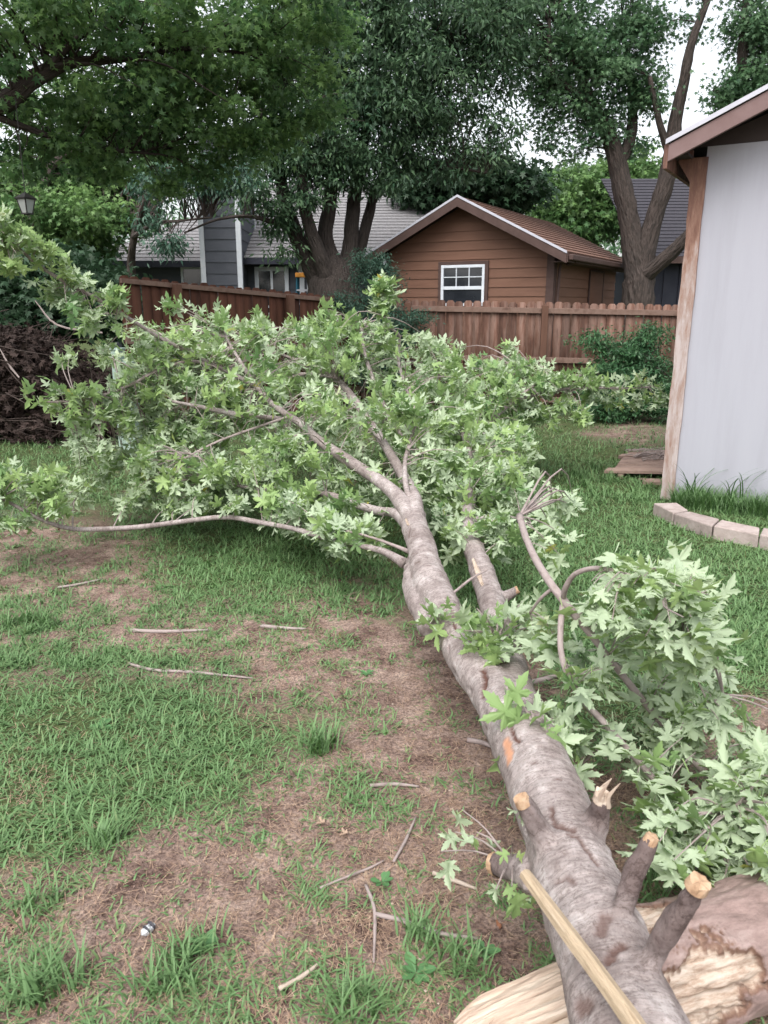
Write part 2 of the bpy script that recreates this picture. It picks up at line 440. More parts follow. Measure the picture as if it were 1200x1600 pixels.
# ------------------------------------------------------------------ ground cover map
_rows = [560, 620, 680, 700, 780, 850, 900, 950, 1000, 1050, 1100, 1150, 1200, 1250, 1300, 1350, 1400, 1450, 1500, 1550, 1600]
_tab = np.array([
 [.1,.3,.6,.8,.9,.9,.9,.9,.9,.9,.9,.9,.9],
 [.9,.8,.8,.8,.8,.8,.8,.8,.8,.9,.9,.9,.9],
 [.9,.9,.8,.8,.8,.8,.8,.8,.9,.75,.3,.9,.9],
 [.9,.9,.8,.8,.8,.8,.8,.8,.9,.9,.7,.9,.9],
 [.9,.8,.8,.8,.8,.8,.8,.9,.9,1,1,1,1],
 [.35,.25,.5,.85,1,1,1,.9,.9,1,1,1,1],
 [.28,.22,.35,.8,1,.7,.6,.9,.9,.9,1,1,1],
 [.45,.38,.42,.6,.5,.38,.48,.7,.9,1,1,1,1],
 [.42,.32,.32,.36,.34,.32,.38,.4,.7,.9,1,1,1],
 [.6,.6,.6,.42,.42,.34,.28,.3,.4,.8,.9,.9,.85],
 [.95,1,1,.9,.7,.45,.25,.18,.3,.8,.8,.75,.45],
 [1,1,1,1,.85,.55,.22,.15,.2,.6,.8,.4,.3],
 [.8,1,1,.95,.7,.32,.2,.15,.15,.4,.6,.5,.5],
 [.9,.95,1,.8,.45,.22,.18,.15,.1,.3,.5,.5,.5],
 [.95,.95,.75,.5,.38,.32,.2,.15,.1,.2,.5,.5,.5],
 [.75,.6,.4,.25,.34,.36,.18,.12,.1,.2,.5,.5,.5],
 [.45,.28,.2,.25,.42,.34,.22,.13,.15,.2,.5,.5,.5],
 [.36,.2,.12,.34,.3,.22,.2,.15,.15,.2,.4,.4,.4],
 [.34,.2,.16,.42,.2,.14,.2,.2,.15,.2,.3,.3,.3],
 [.36,.22,.2,.36,.2,.16,.16,.16,.15,.2,.3,.3,.3],
 [.38,.24,.2,.32,.24,.2,.2,.14,.1,.2,.3,.3,.3]])
def cover(P):
    """share of green at ground points (N,3)"""
    px, py, d = proj(P)
    fy = np.interp(py, _rows, np.arange(len(_rows)))
    fx = np.clip(px / 100, 0, 11.999)
    x0, y0 = np.floor(fx).astype(int), np.clip(np.floor(fy).astype(int), 0, len(_rows) - 2)
    ax, ay = fx - x0, fy - y0
    v = (_tab[y0, x0] * (1 - ax) + _tab[y0, x0 + 1] * ax) * (1 - ay) + (_tab[y0 + 1, x0] * (1 - ax) + _tab[y0 + 1, x0 + 1] * ax) * ay
    return v
def ground_h(x, y):
    return .035 * (fbm(x * .6 + 40, y * .6 + 40, 3) - .5) + .014 * (fbm(x * 4, y * 4 + 9, 3) - .5)

# ================================================================== SETTING
def link2(o, parent):
    """parent without moving: every object keeps its own world matrix"""
    o.parent = parent
    o.matrix_parent_inverse = parent.matrix_basis.inverted()
    return o
def build(mb, name, m, parent=None, smooth=False, bevel=0, kind=None, label=None):
    o = link(name, mb.mesh(name), m, None, smooth, bevel)
    if parent is not None: link2(o, parent)
    if kind: o['kind'] = kind
    if label: o['label'] = label
    return o
def place(name, me, Mx, parent=None):
    o = bpy.data.objects.new(name, me); col.objects.link(o)
    o.matrix_basis = Mx
    if parent is not None: link2(o, parent)
    return o
def lbox(mb, Mx, x0, x1, y0, y1, z0, z1):
    V = [(x0,y0,z0),(x1,y0,z0),(x1,y1,z0),(x0,y1,z0),(x0,y0,z1),(x1,y0,z1),(x1,y1,z1),(x0,y1,z1)]
    V = [tuple(Mx @ Vector(v)) for v in V]
    return mb.add(V, np.array([[0,3,2,1],[4,5,6,7],[0,1,5,4],[1,2,6,5],[2,3,7,6],[3,0,4,7]]))
def hexa(mb, V8):
    return mb.add([tuple(v) for v in V8], np.array([[0,3,2,1],[4,5,6,7],[0,1,5,4],[1,2,6,5],[2,3,7,6],[3,0,4,7]]))
def frame_at(loc, rz):
    return Matrix.Translation(loc) @ Matrix.Rotation(rz, 4, 'Z')

# ---- ground: fine near the viewer, coarse to the horizon
def make_ground():
    mb = MB()
    xs = np.concatenate([[-120, -60, -30, -16], np.arange(-9, 9.01, .05), [16, 30, 60, 120]])
    ys = np.concatenate([[-60, -20, -6], np.arange(-1, 14.01, .05), [18, 24, 40, 80, 200]])
    X, Y = np.meshgrid(xs, ys)
    P = np.column_stack([X.ravel(), Y.ravel(), np.zeros(X.size)])
    P[:, 2] = ground_h(P[:, 0], P[:, 1])
    nx, ny = len(xs), len(ys)
    i = np.arange(ny - 1)[:, None] * nx; j = np.arange(nx - 1)[None]
    F = np.stack([i + j, i + j + 1, i + nx + j + 1, i + nx + j], -1).reshape(-1, 4)
    g = cover(P)
    g[P[:, 1] < .5] = .5
    g[P[:, 1] > 13] = .9
    mb.add(P, F, green=g)
    m, nt, N, L, B = mat('soil and thatch')
    at = N.new('ShaderNodeAttribute'); at.attribute_name = 'green'
    tc = N.new('ShaderNodeTexCoord')
    def nz(sc, d=8, r=.7):
        n = N.new('ShaderNodeTexNoise'); n.inputs['Scale'].default_value = sc; n.inputs['Detail'].default_value = d; n.inputs['Roughness'].default_value = r
        L.new(tc.outputs['Object'], n.inputs['Vector']); return n.outputs['Fac']
    soil = ramp(N, [(.37, (.085, .055, .046)), (.45, (.165, .115, .097)), (.54, (.255, .188, .160)), (.64, (.36, .28, .235))])
    L.new(nz(5, 12, .78), soil.inputs[0])
    grit = ramp(N, [(.38, (.42, .38, .36)), (.5, (1, 1, 1)), (.62, (1.5, 1.42, 1.3))]); L.new(nz(95, 4), grit.inputs[0])
    mg = N.new('ShaderNodeMix'); mg.data_type = 'RGBA'; mg.blend_type = 'MULTIPLY'; mg.inputs['Factor'].default_value = .8
    L.new(soil.outputs[0], mg.inputs['A']); L.new(grit.outputs[0], mg.inputs['B'])
    under = ramp(N, [(.35, (.03, .05, .02)), (.6, (.09, .11, .045))]); L.new(nz(30, 5), under.inputs[0])
    ad = N.new('ShaderNodeMath'); ad.operation = 'ADD'; L.new(at.outputs['Fac'], ad.inputs[0])
    sb = N.new('ShaderNodeMath'); sb.operation = 'MULTIPLY_ADD'; L.new(nz(2.5, 6), sb.inputs[0]); sb.inputs[1].default_value = 1.2; sb.inputs[2].default_value = -.6
    L.new(sb.outputs[0], ad.inputs[1])
    th = N.new('ShaderNodeMapRange'); th.interpolation_type = 'SMOOTHSTEP'; th.inputs['From Min'].default_value = .45; th.inputs['From Max'].default_value = .85
    L.new(ad.outputs[0], th.inputs['Value'])
    mx = N.new('ShaderNodeMix'); mx.data_type = 'RGBA'; L.new(th.outputs[0], mx.inputs['Factor'])
    L.new(mg.outputs['Result'], mx.inputs['A']); L.new(under.outputs[0], mx.inputs['B'])
    L.new(mx.outputs['Result'], B.inputs['Base Color'])
    B.inputs['Roughness'].default_value = .98; B.inputs['Specular IOR Level'].default_value = .1
    b = N.new('ShaderNodeBump'); b.inputs['Strength'].default_value = .9; b.inputs['Distance'].default_value = .02
    L.new(nz(45, 8), b.inputs['Height']); L.new(b.outputs[0], B.inputs['Normal'])
    o = mb.build('ground', m, smooth=True)
    o['kind'] = 'structure'
make_ground()

# ---- fences --------------------------------------------------------
def picket_mesh(h, w=.136, t=.018, ears=True):
    mb = MB()
    c = .034
    poly = [(-w/2, 0), (w/2, 0), (w/2, h - c), (w/2 - c, h), (-w/2 + c, h), (-w/2, h - c)] if ears else [(-w/2, 0), (w/2, 0), (w/2, h), (-w/2, h)]
    mb.prism(poly, Matrix.Identity(4), t)
    return mb.mesh('picket')
def fence(name_label, A, B, topA, topB, post_s, rails, ears_over, mpick, group):
    """pickets stand on the far side of rails and posts; A, B ground points (x,y); tops in z"""
    A, B = Vector((A[0], A[1], 0)), Vector((B[0], B[1], 0))
    d = B - A; Ln = d.length; d.normalize()
    rz = math.atan2(d.y, d.x)
    f = thing('wooden_fence', name_label, 'fence', None, A, rz)
    step = .142; n = int(Ln / step)
    me = picket_mesh(1.72); me.materials.append(mpick)
    for i in range(n):
        s = (i + .5) * step; k = s / Ln
        p = A + d * s
        top = topA * (1 - k) + topB * k + random.uniform(-.012, .012)
        Mx = Matrix.Translation((p.x, p.y, top - 1.72)) @ Matrix.Rotation(rz, 4, 'Z') @ Matrix.Rotation(random.uniform(-.008, .008), 4, 'Y')
        place('picket', me, Mx @ Matrix.Translation((0, random.uniform(-.003, .003), 0)), f)
    F = Matrix.Translation(A) @ Matrix.Rotation(rz, 4, 'Z')
    cuts = [0] + [s for s in post_s] + [Ln]
    for zoff, hh, th in rails:
        for a, b in zip(cuts[:-1], cuts[1:]):
            za = topA * (1 - a / Ln) + topB * a / Ln + zoff; zb = topA * (1 - b / Ln) + topB * b / Ln + zoff
            mb = MB()
            hexa(mb, [F @ Vector(v) for v in [(a + .002, -th, za - hh), (b - .002, -th, zb - hh), (b - .002, -.004, zb - hh), (a + .002, -.004, za - hh),
                                              (a + .002, -th, za), (b - .002, -th, zb), (b - .002, -.004, zb), (a + .002, -.004, za)]])
            build(mb, 'rail', M['fence_rail'], f, bevel=.004)
    for s in post_s:
        k = s / Ln; zt = topA * (1 - k) + topB * k
        mb = MB(); lbox(mb, F, s - .05, s + .05, -.135, -.045, -.1, zt - .05)
        build(mb, 'post', M['fence_post'], f, bevel=.006)
    return f
# right hand stretch, about 12.5 m away
PR0, PR1 = D(560, 467, 12.9), D(1085, 476, 12.5)
def s_of(px, A, B):      # distance along fence line where a picture column crosses
    for i in range(1001):
        k = i / 1000; p = A.lerp(B, k)
        d = depth(p)
        if 600 + 1200 * p.x / d >= px: return k * (Vector((B.x, B.y, 0)) - Vector((A.x, A.y, 0))).length
    return 0
fence('weathered brown wooden fence with dog-eared pickets in front of the brown garage', PR0, PR1, PR0.z, PR1.z,
      [s_of(637, PR0, PR1), s_of(851, PR0, PR1), s_of(1068, PR0, PR1)],
      [(-.09, .085, .042), (-.86, .085, .042), (-1.5, .085, .042)], .09, M['fence'], None)
PL0, PL1 = D(186, 430, 10.0), D(578, 468, 13.0)
fence('reddish wooden fence sloping away on the left in front of the grey house', PL0, PL1, PL0.z, PL1.z,
      [s_of(270, PL0, PL1), s_of(447, PL0, PL1)],
      [(-.035, .06, .055), (-.75, .085, .042), (-1.4, .085, .042)], .04, M['fence_left'], None)

# ---- roofs, siding, windows ---------------------------------------------
def roof_slope(mb, E0, E1, R0, R1, n, th=.03, lift=.012, wav=.0):
    """shingle courses from eave line E0-E1 up to ridge line R0-R1"""
    up = ((R0 - E0).cross(E1 - E0)); up.normalize()
    if up.z < 0: up = -up
    for i in range(n):
        a, b = i / n, min(1, (i + 1.25) / n)
        p = [E0.lerp(R0, a), E1.lerp(R1, a), E1.lerp(R1, b), E0.lerp(R0, b)]
        lo = [p[0], p[1], p[2] - up * 0, p[3]]
        top = [p[0] + up * (th + lift), p[1] + up * (th + lift), p[2] + up * th * .6, p[3] + up * th * .6]
        hexa(mb, [lo[0], lo[1], lo[2] - up * .004, lo[3] - up * .004] + top)
def siding(Mx, W, He, Hp, expo, m, parent, z0=0, y=0, x0=0, gable=True):
    """lap boards on the wall plane y=0 of frame Mx, from x0 to W, a separate board per course"""
    half = (W - x0) / 2
    z = z0
    while z < (Hp if gable else He) - .03:
        z1 = min(z + expo, Hp - .01 if gable else He)
        def xr(zz):
            if zz <= He or not gable: return x0, W
            k = (zz - He) / (Hp - He) * half
            return x0 + k, W - k
        a, b = xr(z), xr(z1)
        mb = MB()
        V = [(a[0], y - .03, z - .012), (a[1], y - .03, z - .012), (a[1], y - .002, z - .012), (a[0], y - .002, z - .012),
             (b[0], y - .012, z1), (b[1], y - .012, z1), (b[1], y - .002, z1), (b[0], y - .002, z1)]
        if b[1] - b[0] > .02:
            hexa(mb, [Mx @ Vector(v) for v in V]); build(mb, 'siding_board', m, parent)
        z = z1
def window(Mx, x0, x1, z0, z1, parent, cols, rows, split=None, trim=None, y=-.035, fw=.05, glass='glass'):
    w = bpy.data.objects.new('window', None); col.objects.link(w); w.matrix_basis = Mx @ Matrix.Translation(((x0 + x1) / 2, y, z0)); link2(w, parent)
    if trim:
        mb = MB(); t = .07
        lbox(mb, Mx, x0 - t, x0, y - .02, y + .03, z0 - t, z1 + t); lbox(mb, Mx, x1, x1 + t, y - .02, y + .03, z0 - t, z1 + t)
        lbox(mb, Mx, x0, x1, y - .02, y + .03, z1, z1 + t); lbox(mb, Mx, x0, x1, y - .02, y + .03, z0 - t, z0)
        build(mb, 'trim', M[trim], w, bevel=.004)
    mb = MB()
    lbox(mb, Mx, x0, x0 + fw, y - .03, y + .02, z0, z1); lbox(mb, Mx, x1 - fw, x1, y - .03, y + .02, z0, z1)
    lbox(mb, Mx, x0 + fw, x1 - fw, y - .03, y + .02, z1 - fw, z1); lbox(mb, Mx, x0 + fw, x1 - fw, y - .03, y + .02, z0, z0 + fw)
    if split: lbox(mb, Mx, x0 + fw, x1 - fw, y - .024, y + .02, split - fw * .6, split + fw * .6)
    build(mb, 'frame', M['white'], w, bevel=.004)
    b0 = (split + fw * .6) if split else z0 + fw
    mb = MB(); g = .018
    for i in range(1, cols):
        xx = x0 + fw + (x1 - x0 - 2 * fw) * i / cols; lbox(mb, Mx, xx - g / 2, xx + g / 2, y - .018, y + .0, b0, z1 - fw)
    for i in range(1, rows):
        zz = b0 + (z1 - fw - b0) * i / rows; lbox(mb, Mx, x0 + fw, x1 - fw, y - .0165, y - .0015, zz - g / 2, zz + g / 2)
    if cols > 1 or rows > 1: build(mb, 'muntins', M['white'], w)
    if split:
        mb = MB(); lbox(mb, Mx, x0 + fw * .8, x1 - fw * .8, y - .002, y + .008, z0 + fw * .8, split); build(mb, 'pane', M[glass], w)
    mb = MB(); lbox(mb, Mx, x0 + fw * .8, x1 - fw * .8, y - .001, y + .009, split or z0 + fw * .8, z1 - fw * .8); build(mb, 'pane', M[glass], w)
    return w

# ---- brown garage ----------------------------------------------------------
def garage():
    C = D(861, 470, 15.2); C.z = 0
    a = R(-30)
    W, Dp = 3.62, 4.7
    ux = Vector((math.cos(a), math.sin(a), 0))
    O = C - ux * W
    F = frame_at(O, a)
    t = thing('garage', 'small brown garage with lap siding and white window behind the back fence', 'garage', None, O, a)
    zc = D(868, 382, 15.2).z
    He = zc - .06
    Hp = He + .90
    mb = MB(); hexa(mb, [F @ Vector(v) for v in [(.0, .0, 0), (W, .0, 0), (W, Dp, 0), (0, Dp, 0), (0, 0, He), (W, 0, He), (W, Dp, He), (0, Dp, He)]])
    mb.prism([(0, He - .01), (W, He - .01), (W / 2, Hp)], F @ Matrix.Translation((0, 0.001, 0)), Dp - .002)
    build(mb, 'wall', M['siding_brown'], t)
    siding(F, W, He, Hp, .178, M['siding_brown'], t)
    Fs = F @ Matrix.Translation((W, 0, 0)) @ Matrix.Rotation(R(90), 4, 'Z')
    siding(Fs, Dp, He, He, .178, M['siding_brown'], t, gable=False, x0=.06)
    mb = MB(); lbox(mb, F, W - .10, W + .045, -.055, -.012, 0, He + .02); lbox(mb, F, W + .012, W + .055, -.012, .09, 0, He)
    build(mb, 'corner_board', M['trim_brown'], t)
    mb = MB(); lbox(mb, F, 0 - .04, .09, -.055, -.012, 0, He + .02); build(mb, 'corner_board', M['trim_brown'], t)
    # roof
    oh, of, ob = .38, .42, .3
    sl = (Hp - He) / (W / 2)
    ze = He - oh * sl
    q = lambda x, y, z: F @ Vector((x, y, z))
    zr = Hp + .06; ze2 = ze + .06
    mb = MB()
    roof_slope(mb, q(W + oh, -of, ze2), q(W + oh, Dp + ob, ze2), q(W / 2, -of, zr), q(W / 2, Dp + ob, zr), 14)
    roof_slope(mb, q(-oh, -of, ze2), q(-oh, Dp + ob, ze2), q(W / 2, -of, zr), q(W / 2, Dp + ob, zr), 14)
    build(mb, 'shingles', M['shingle_brown'], t, kind='stuff')
    # deck below shingles
    mb = MB()
    for s in (1, -1):
        xe = W + oh if s > 0 else -oh
        hexa(mb, [q(xe, -of, ze2 - .04), q(xe, Dp + ob, ze2 - .04), q(W / 2, Dp + ob, zr - .04), q(W / 2, -of, zr - .04),
                  q(xe, -of, ze2 - .002), q(xe, Dp + ob, ze2 - .002), q(W / 2, Dp + ob, zr - .002), q(W / 2, -of, zr - .002)])
    build(mb, 'roof_deck', M['trim_brown'], t)
    for s in (1, -1):     # rake boards with metal edge
        xe = W + oh + .01 if s > 0 else -oh - .01
        mb = MB(); hexa(mb, [q(xe, -of - .03, ze - .11), q(W / 2, -of - .03, Hp - .11), q(W / 2, -of - .001, Hp - .11), q(xe, -of - .001, ze - .11),
                             q(xe, -of - .03, ze + .055), q(W / 2, -of - .03, Hp + .055), q(W / 2, -of - .001, Hp + .055), q(xe, -of - .001, ze + .055)])
        build(mb, 'rake_board', M['trim_brown'], t)
        mb = MB(); hexa(mb, [q(xe, -of - .04, ze + .057), q(W / 2, -of - .04, Hp + .057), q(W / 2, -of - .002, Hp + .057), q(xe, -of - .002, ze + .057),
                             q(xe, -of - .04, ze + .10), q(W / 2, -of - .04, Hp + .10), q(W / 2, -of - .002, Hp + .10), q(xe, -of - .002, ze + .10)])
        build(mb, 'metal_edge', M['metal'], t)
    mb = MB(); hexa(mb, [q(W + oh, -of, ze - .09), q(W + oh + .03, -of, ze - .09), q(W + oh + .03, Dp + ob, ze - .09), q(W + oh, Dp + ob, ze - .09),
                         q(W + oh, -of, ze + .05), q(W + oh + .03, -of, ze + .05), q(W + oh + .03, Dp + ob, ze + .05), q(W + oh, Dp + ob, ze + .05)])
    lbox(mb, F, W + .06, W + oh - .002, -.3, Dp + ob, ze - .085, ze - .065)
    build(mb, 'eave_board', M['trim_brown'], t)
    # gutter along the visible eave, downspout at the corner
    mb = MB(); lbox(mb, F, W + oh + .032, W + oh + .12, -of + .02, Dp + ob, ze - .06, ze + .045)
    build(mb, 'gutter', M['trim_brown'], t, bevel=.02)
    mb = MB(); tube(mb, [q(W + oh + .06, .02, ze - .05), q(W + oh - .1, .05, ze - .12), q(W + .10, .1, ze - .2), q(W + .10, .1, .1)], [.03] * 4, 8, 3)
    build(mb, 'downspout', M['trim_brown'], t)
    # window
    def fx(px, py):      # picture column to local x on the front plane
        inv = F.inverted(); d = ray(px, py); o = Vector((0, 0, CAM_H))
        lo = inv @ o; ld = inv.to_3x3() @ d
        k = -lo.y / ld.y; p = lo + ld * k; return p.x, p.z
    xa, zt = fx(692, 415); xb, _ = fx(760, 415); _, zb = fx(725, 478); _, zs = fx(725, 450)
    window(F, xa, xb, zb - .0, zt, t, 3, 2, split=zs, trim='trim_brown', y=-.055, fw=.055)
    # small hatch on the side wall
    ldo = Fs.inverted()
    def sx(px, py):
        lo = ldo @ Vector((0, 0, CAM_H)); ld = ldo.to_3x3() @ ray(px, py); k = -lo.y / ld.y; p = lo + ld * k; return p.x, p.z
    xa, zt = sx(919, 421); xb, _ = sx(941, 421)
    mb = MB(); lbox(mb, Fs, xa + .04, xb - .04, -.05, -.031, .5, zt - .04); build(mb, 'hatch', M['siding_brown'], t)
    mb = MB(); lbox(mb, Fs, xa, xa + .04, -.06, -.031, .5, zt); lbox(mb, Fs, xb - .04, xb, -.06, -.031, .5, zt); lbox(mb, Fs, xa + .04, xb - .04, -.06, -.031, zt - .04, zt)
    build(mb, 'hatch_trim', M['trim_brown'], t)
    # little white flood light under the left eave
    p = q(.02, -.12, He - .12)
    mb = MB(); tube(mb, [p, p + Vector((0, -.03, -.06)), p + Vector((0, -.05, -.12))], [.03, .045, .055], 10, 2); build(mb, 'flood_light', M['white'], t)
garage()

# ---- grey house behind the left fence --------------------------------------
def grey_house():
    t = thing('house', 'slate grey house with white trim and grey shingle roof behind the left fence', 'house', None, (-3.5, 20, 0))
    I = Matrix.Identity(4)
    Y0 = 20.0
    X = lambda px, py, Y=Y0: D(px, py, Y).x
    ze = D(430, 405, Y0 - .4).z
    xl, xr = X(380, 420), X(690, 420)
    mb = MB(); lbox(mb, I, xl, xr, Y0, Y0 + 9, 0, ze); build(mb, 'wall', M['siding_slate'], t)
    Fr = Matrix.Translation((xl, Y0, 0))
    siding(Fr, xr - xl, ze, ze, .2, M['siding_slate'], t, gable=False)
    zr = 5.15
    mb = MB()
    roof_slope(mb, Vector((xl - .1, Y0 - .45, ze)), Vector((xr + .4, Y0 - .45, ze)), Vector((xl - .1, Y0 + 5, zr)), Vector((xr + .4, Y0 + 5, zr)), 26)
    build(mb, 'shingles', M['shingle_grey'], t, kind='stuff')
    mb = MB(); hexa(mb, [Vector(v) for v in [(xl - .1, Y0 - .43, ze - .06), (xr + .4, Y0 - .43, ze - .06), (xr + .4, Y0 + 5, zr - .08), (xl - .1, Y0 + 5, zr - .08),
                        (xl - .1, Y0 - .43, ze - .003), (xr + .4, Y0 - .43, ze - .003), (xr + .4, Y0 + 5, zr - .01), (xl - .1, Y0 + 5, zr - .01)]]); build(mb, 'roof_deck', M['trim_brown'], t)
    mb = MB(); lbox(mb, I, xl - .1, xr + .4, Y0 - .5, Y0 - .452, ze - .12, ze + .03); build(mb, 'eave_board', M['siding_dark'], t)
    # chase with white corner boards
    ca, cb = X(319, 420, 19.2), X(376, 420, 19.2)
    ct = 5.4
    mb = MB(); lbox(mb, I, ca, cb, 19.2, 21.4, 0, ct); build(mb, 'chimney', M['siding_slate'], t)
    siding(Matrix.Translation((ca, 19.2, 0)), cb - ca, ct, ct, .26, M['siding_slate'], t, gable=False)
    siding(Matrix.Translation((cb, 19.2, 0)) @ Matrix.Rotation(R(90), 4, 'Z'), 2.2, ct, ct, .26, M['siding_slate'], t, gable=False)
    for x, y in ((ca, 19.2), (cb, 19.2), (cb, 21.4)):
        mb = MB(); lbox(mb, I, x - .07, x + .045, y - .045, y + .06, 0, ct + .01); build(mb, 'corner_trim', M['white'], t)
    mb = MB(); lbox(mb, I, ca - .15, cb + .15, 19.05, 21.55, ct + .012, ct + .1); build(mb, 'chimney_cap', M['shingle_grey'], t)
    # left wing
    wl, wr = X(165, 420, 20.6), ca - .02
    ze2 = D(280, 410, 20.2).z
    mb = MB(); lbox(mb, I, wl, wr, 20.6, 26, 0, ze2); build(mb, 'wall', M['siding_slate'], t)
    siding(Matrix.Translation((wl, 20.6, 0)), wr - wl, ze2, ze2, .2, M['siding_slate'], t, gable=False)
    mb = MB()
    roof_slope(mb, Vector((wl - .5, 20.15, ze2)), Vector((wr, 20.15, ze2)), Vector((wl + 2.4, 24.2, 4.4)), Vector((wr, 24.2, 4.4)), 18)
    build(mb, 'shingles', M['shingle_grey'], t, kind='stuff')
    mb = MB(); lbox(mb, I, wl - .5, wr, 20.1, 20.148, ze2 - .12, ze2 + .03); build(mb, 'eave_board', M['siding_dark'], t)
    # windows
    F2 = Matrix.Translation((0, 20.6, 0))
    a, b = X(283, 418, 20.6), X(317, 418, 20.6); zt = D(300, 417, 20.6).z
    window(F2, a, b, zt - .95, zt, t, 1, 1, y=-.05, fw=.06)
    F3 = Matrix.Translation((0, Y0, 0))
    a, b = X(398, 418), X(451, 418); zt = D(420, 417, Y0).z
    w = window(F3, a, b, zt - 1.2, zt, t, 1, 1, y=-.05, fw=.10)
    mb = MB(); lbox(mb, F3, (a + b) / 2 - .03, (a + b) / 2 + .03, -.08, -.04, zt - 1.1, zt - .1)
    lbox(mb, F3, a + .1, b - .1, -.075, -.052, zt - .98, zt - .93); build(mb, 'sash', M['white'], w)
    for px in (471, 484):
        x = X(px, 420)
        mb = MB(); lbox(mb, I, x - .07, x + .07, Y0 - .06, Y0 - .031, 0, ze - .1); build(mb, 'corner_trim', M['white'], t)
grey_house()

def ladder():
    p = D(476, 432, 18.2)
    t = thing('stepladder', 'teal stepladder with orange top standing beside the grey house wall', 'ladder', None, (p.x, p.y, 0))
    zt = p.z
    for s in (-1, 1):
        mb = MB(); tube(mb, [(p.x + s * .16, p.y, zt), (p.x + s * .24, p.y - .25, 0)], [.035, .035], 4, 1); build(mb, 'rail', M['teal'], t)
        mb = MB(); tube(mb, [(p.x + s * .15, p.y + .1, zt), (p.x + s * .22, p.y + .5, 0)], [.025, .025], 4, 1); build(mb, 'rear_rail', M['teal'], t)
    mb = MB(); lbox(mb, Matrix.Identity(4), p.x - .2, p.x + .2, p.y - .12, p.y + .16, zt - .02, zt + .08); build(mb, 'top_cap', M['orange'], t, bevel=.01)
    for k in range(1, 7):
        z = zt - .3 * k
        if z < .1: break
        w = .17 + .08 * (.3 * k / zt); y = p.y - .25 * (.3 * k / zt)
        mb = MB(); lbox(mb, Matrix.Identity(4), p.x - w, p.x + w, y - .05, y + .03, z - .02, z + .02); build(mb, 'step', M['metal'], t)
ladder()

# ---- dark house at right ------------------------------------------------------
def dark_house():
    t = thing('house', 'dark navy house with black shingle roof seen behind the forked tree', 'house', None, (9, 21, 0))
    I = Matrix.Identity(4); Y0 = 21.0
    xl = D(1012, 430, Y0).x; xr = xl + 8
    ze = D(1040, 404, Y0).z
    mb = MB(); lbox(mb, I, xl, xr, Y0, Y0 + 8, 0, ze); build(mb, 'wall', M['siding_dark'], t)
    for k in range(9):
        mb = MB(); lbox(mb, I, xl + .02 + k * .4, xl + .06 + k * .4, Y0 - .03, Y0 - .001, 0, ze); build(mb, 'batten', M['siding_dark'], t)
    mb = MB(); zr = D(1060, 280, Y0 + 4).z
    roof_slope(mb, Vector((xl - .35, Y0 - .4, ze)), Vector((xr, Y0 - .4, ze)), Vector((xl - .35, Y0 + 4, zr)), Vector((xr, Y0 + 4, zr)), 24)
    build(mb, 'shingles', M['shingle_dark'], t, kind='stuff')
    mb = MB(); lbox(mb, I, xl - .35, xr, Y0 - .45, Y0 - .402, ze - .14, ze + .03); build(mb, 'eave_board', M['trim_brown'], t)
    mb = MB(); lbox(mb, I, xl - .3, xl - .26, Y0 - .3, Y0 + 4, ze - .3, ze); build(mb, 'rake_board', M['siding_dark'], t)
dark_house()

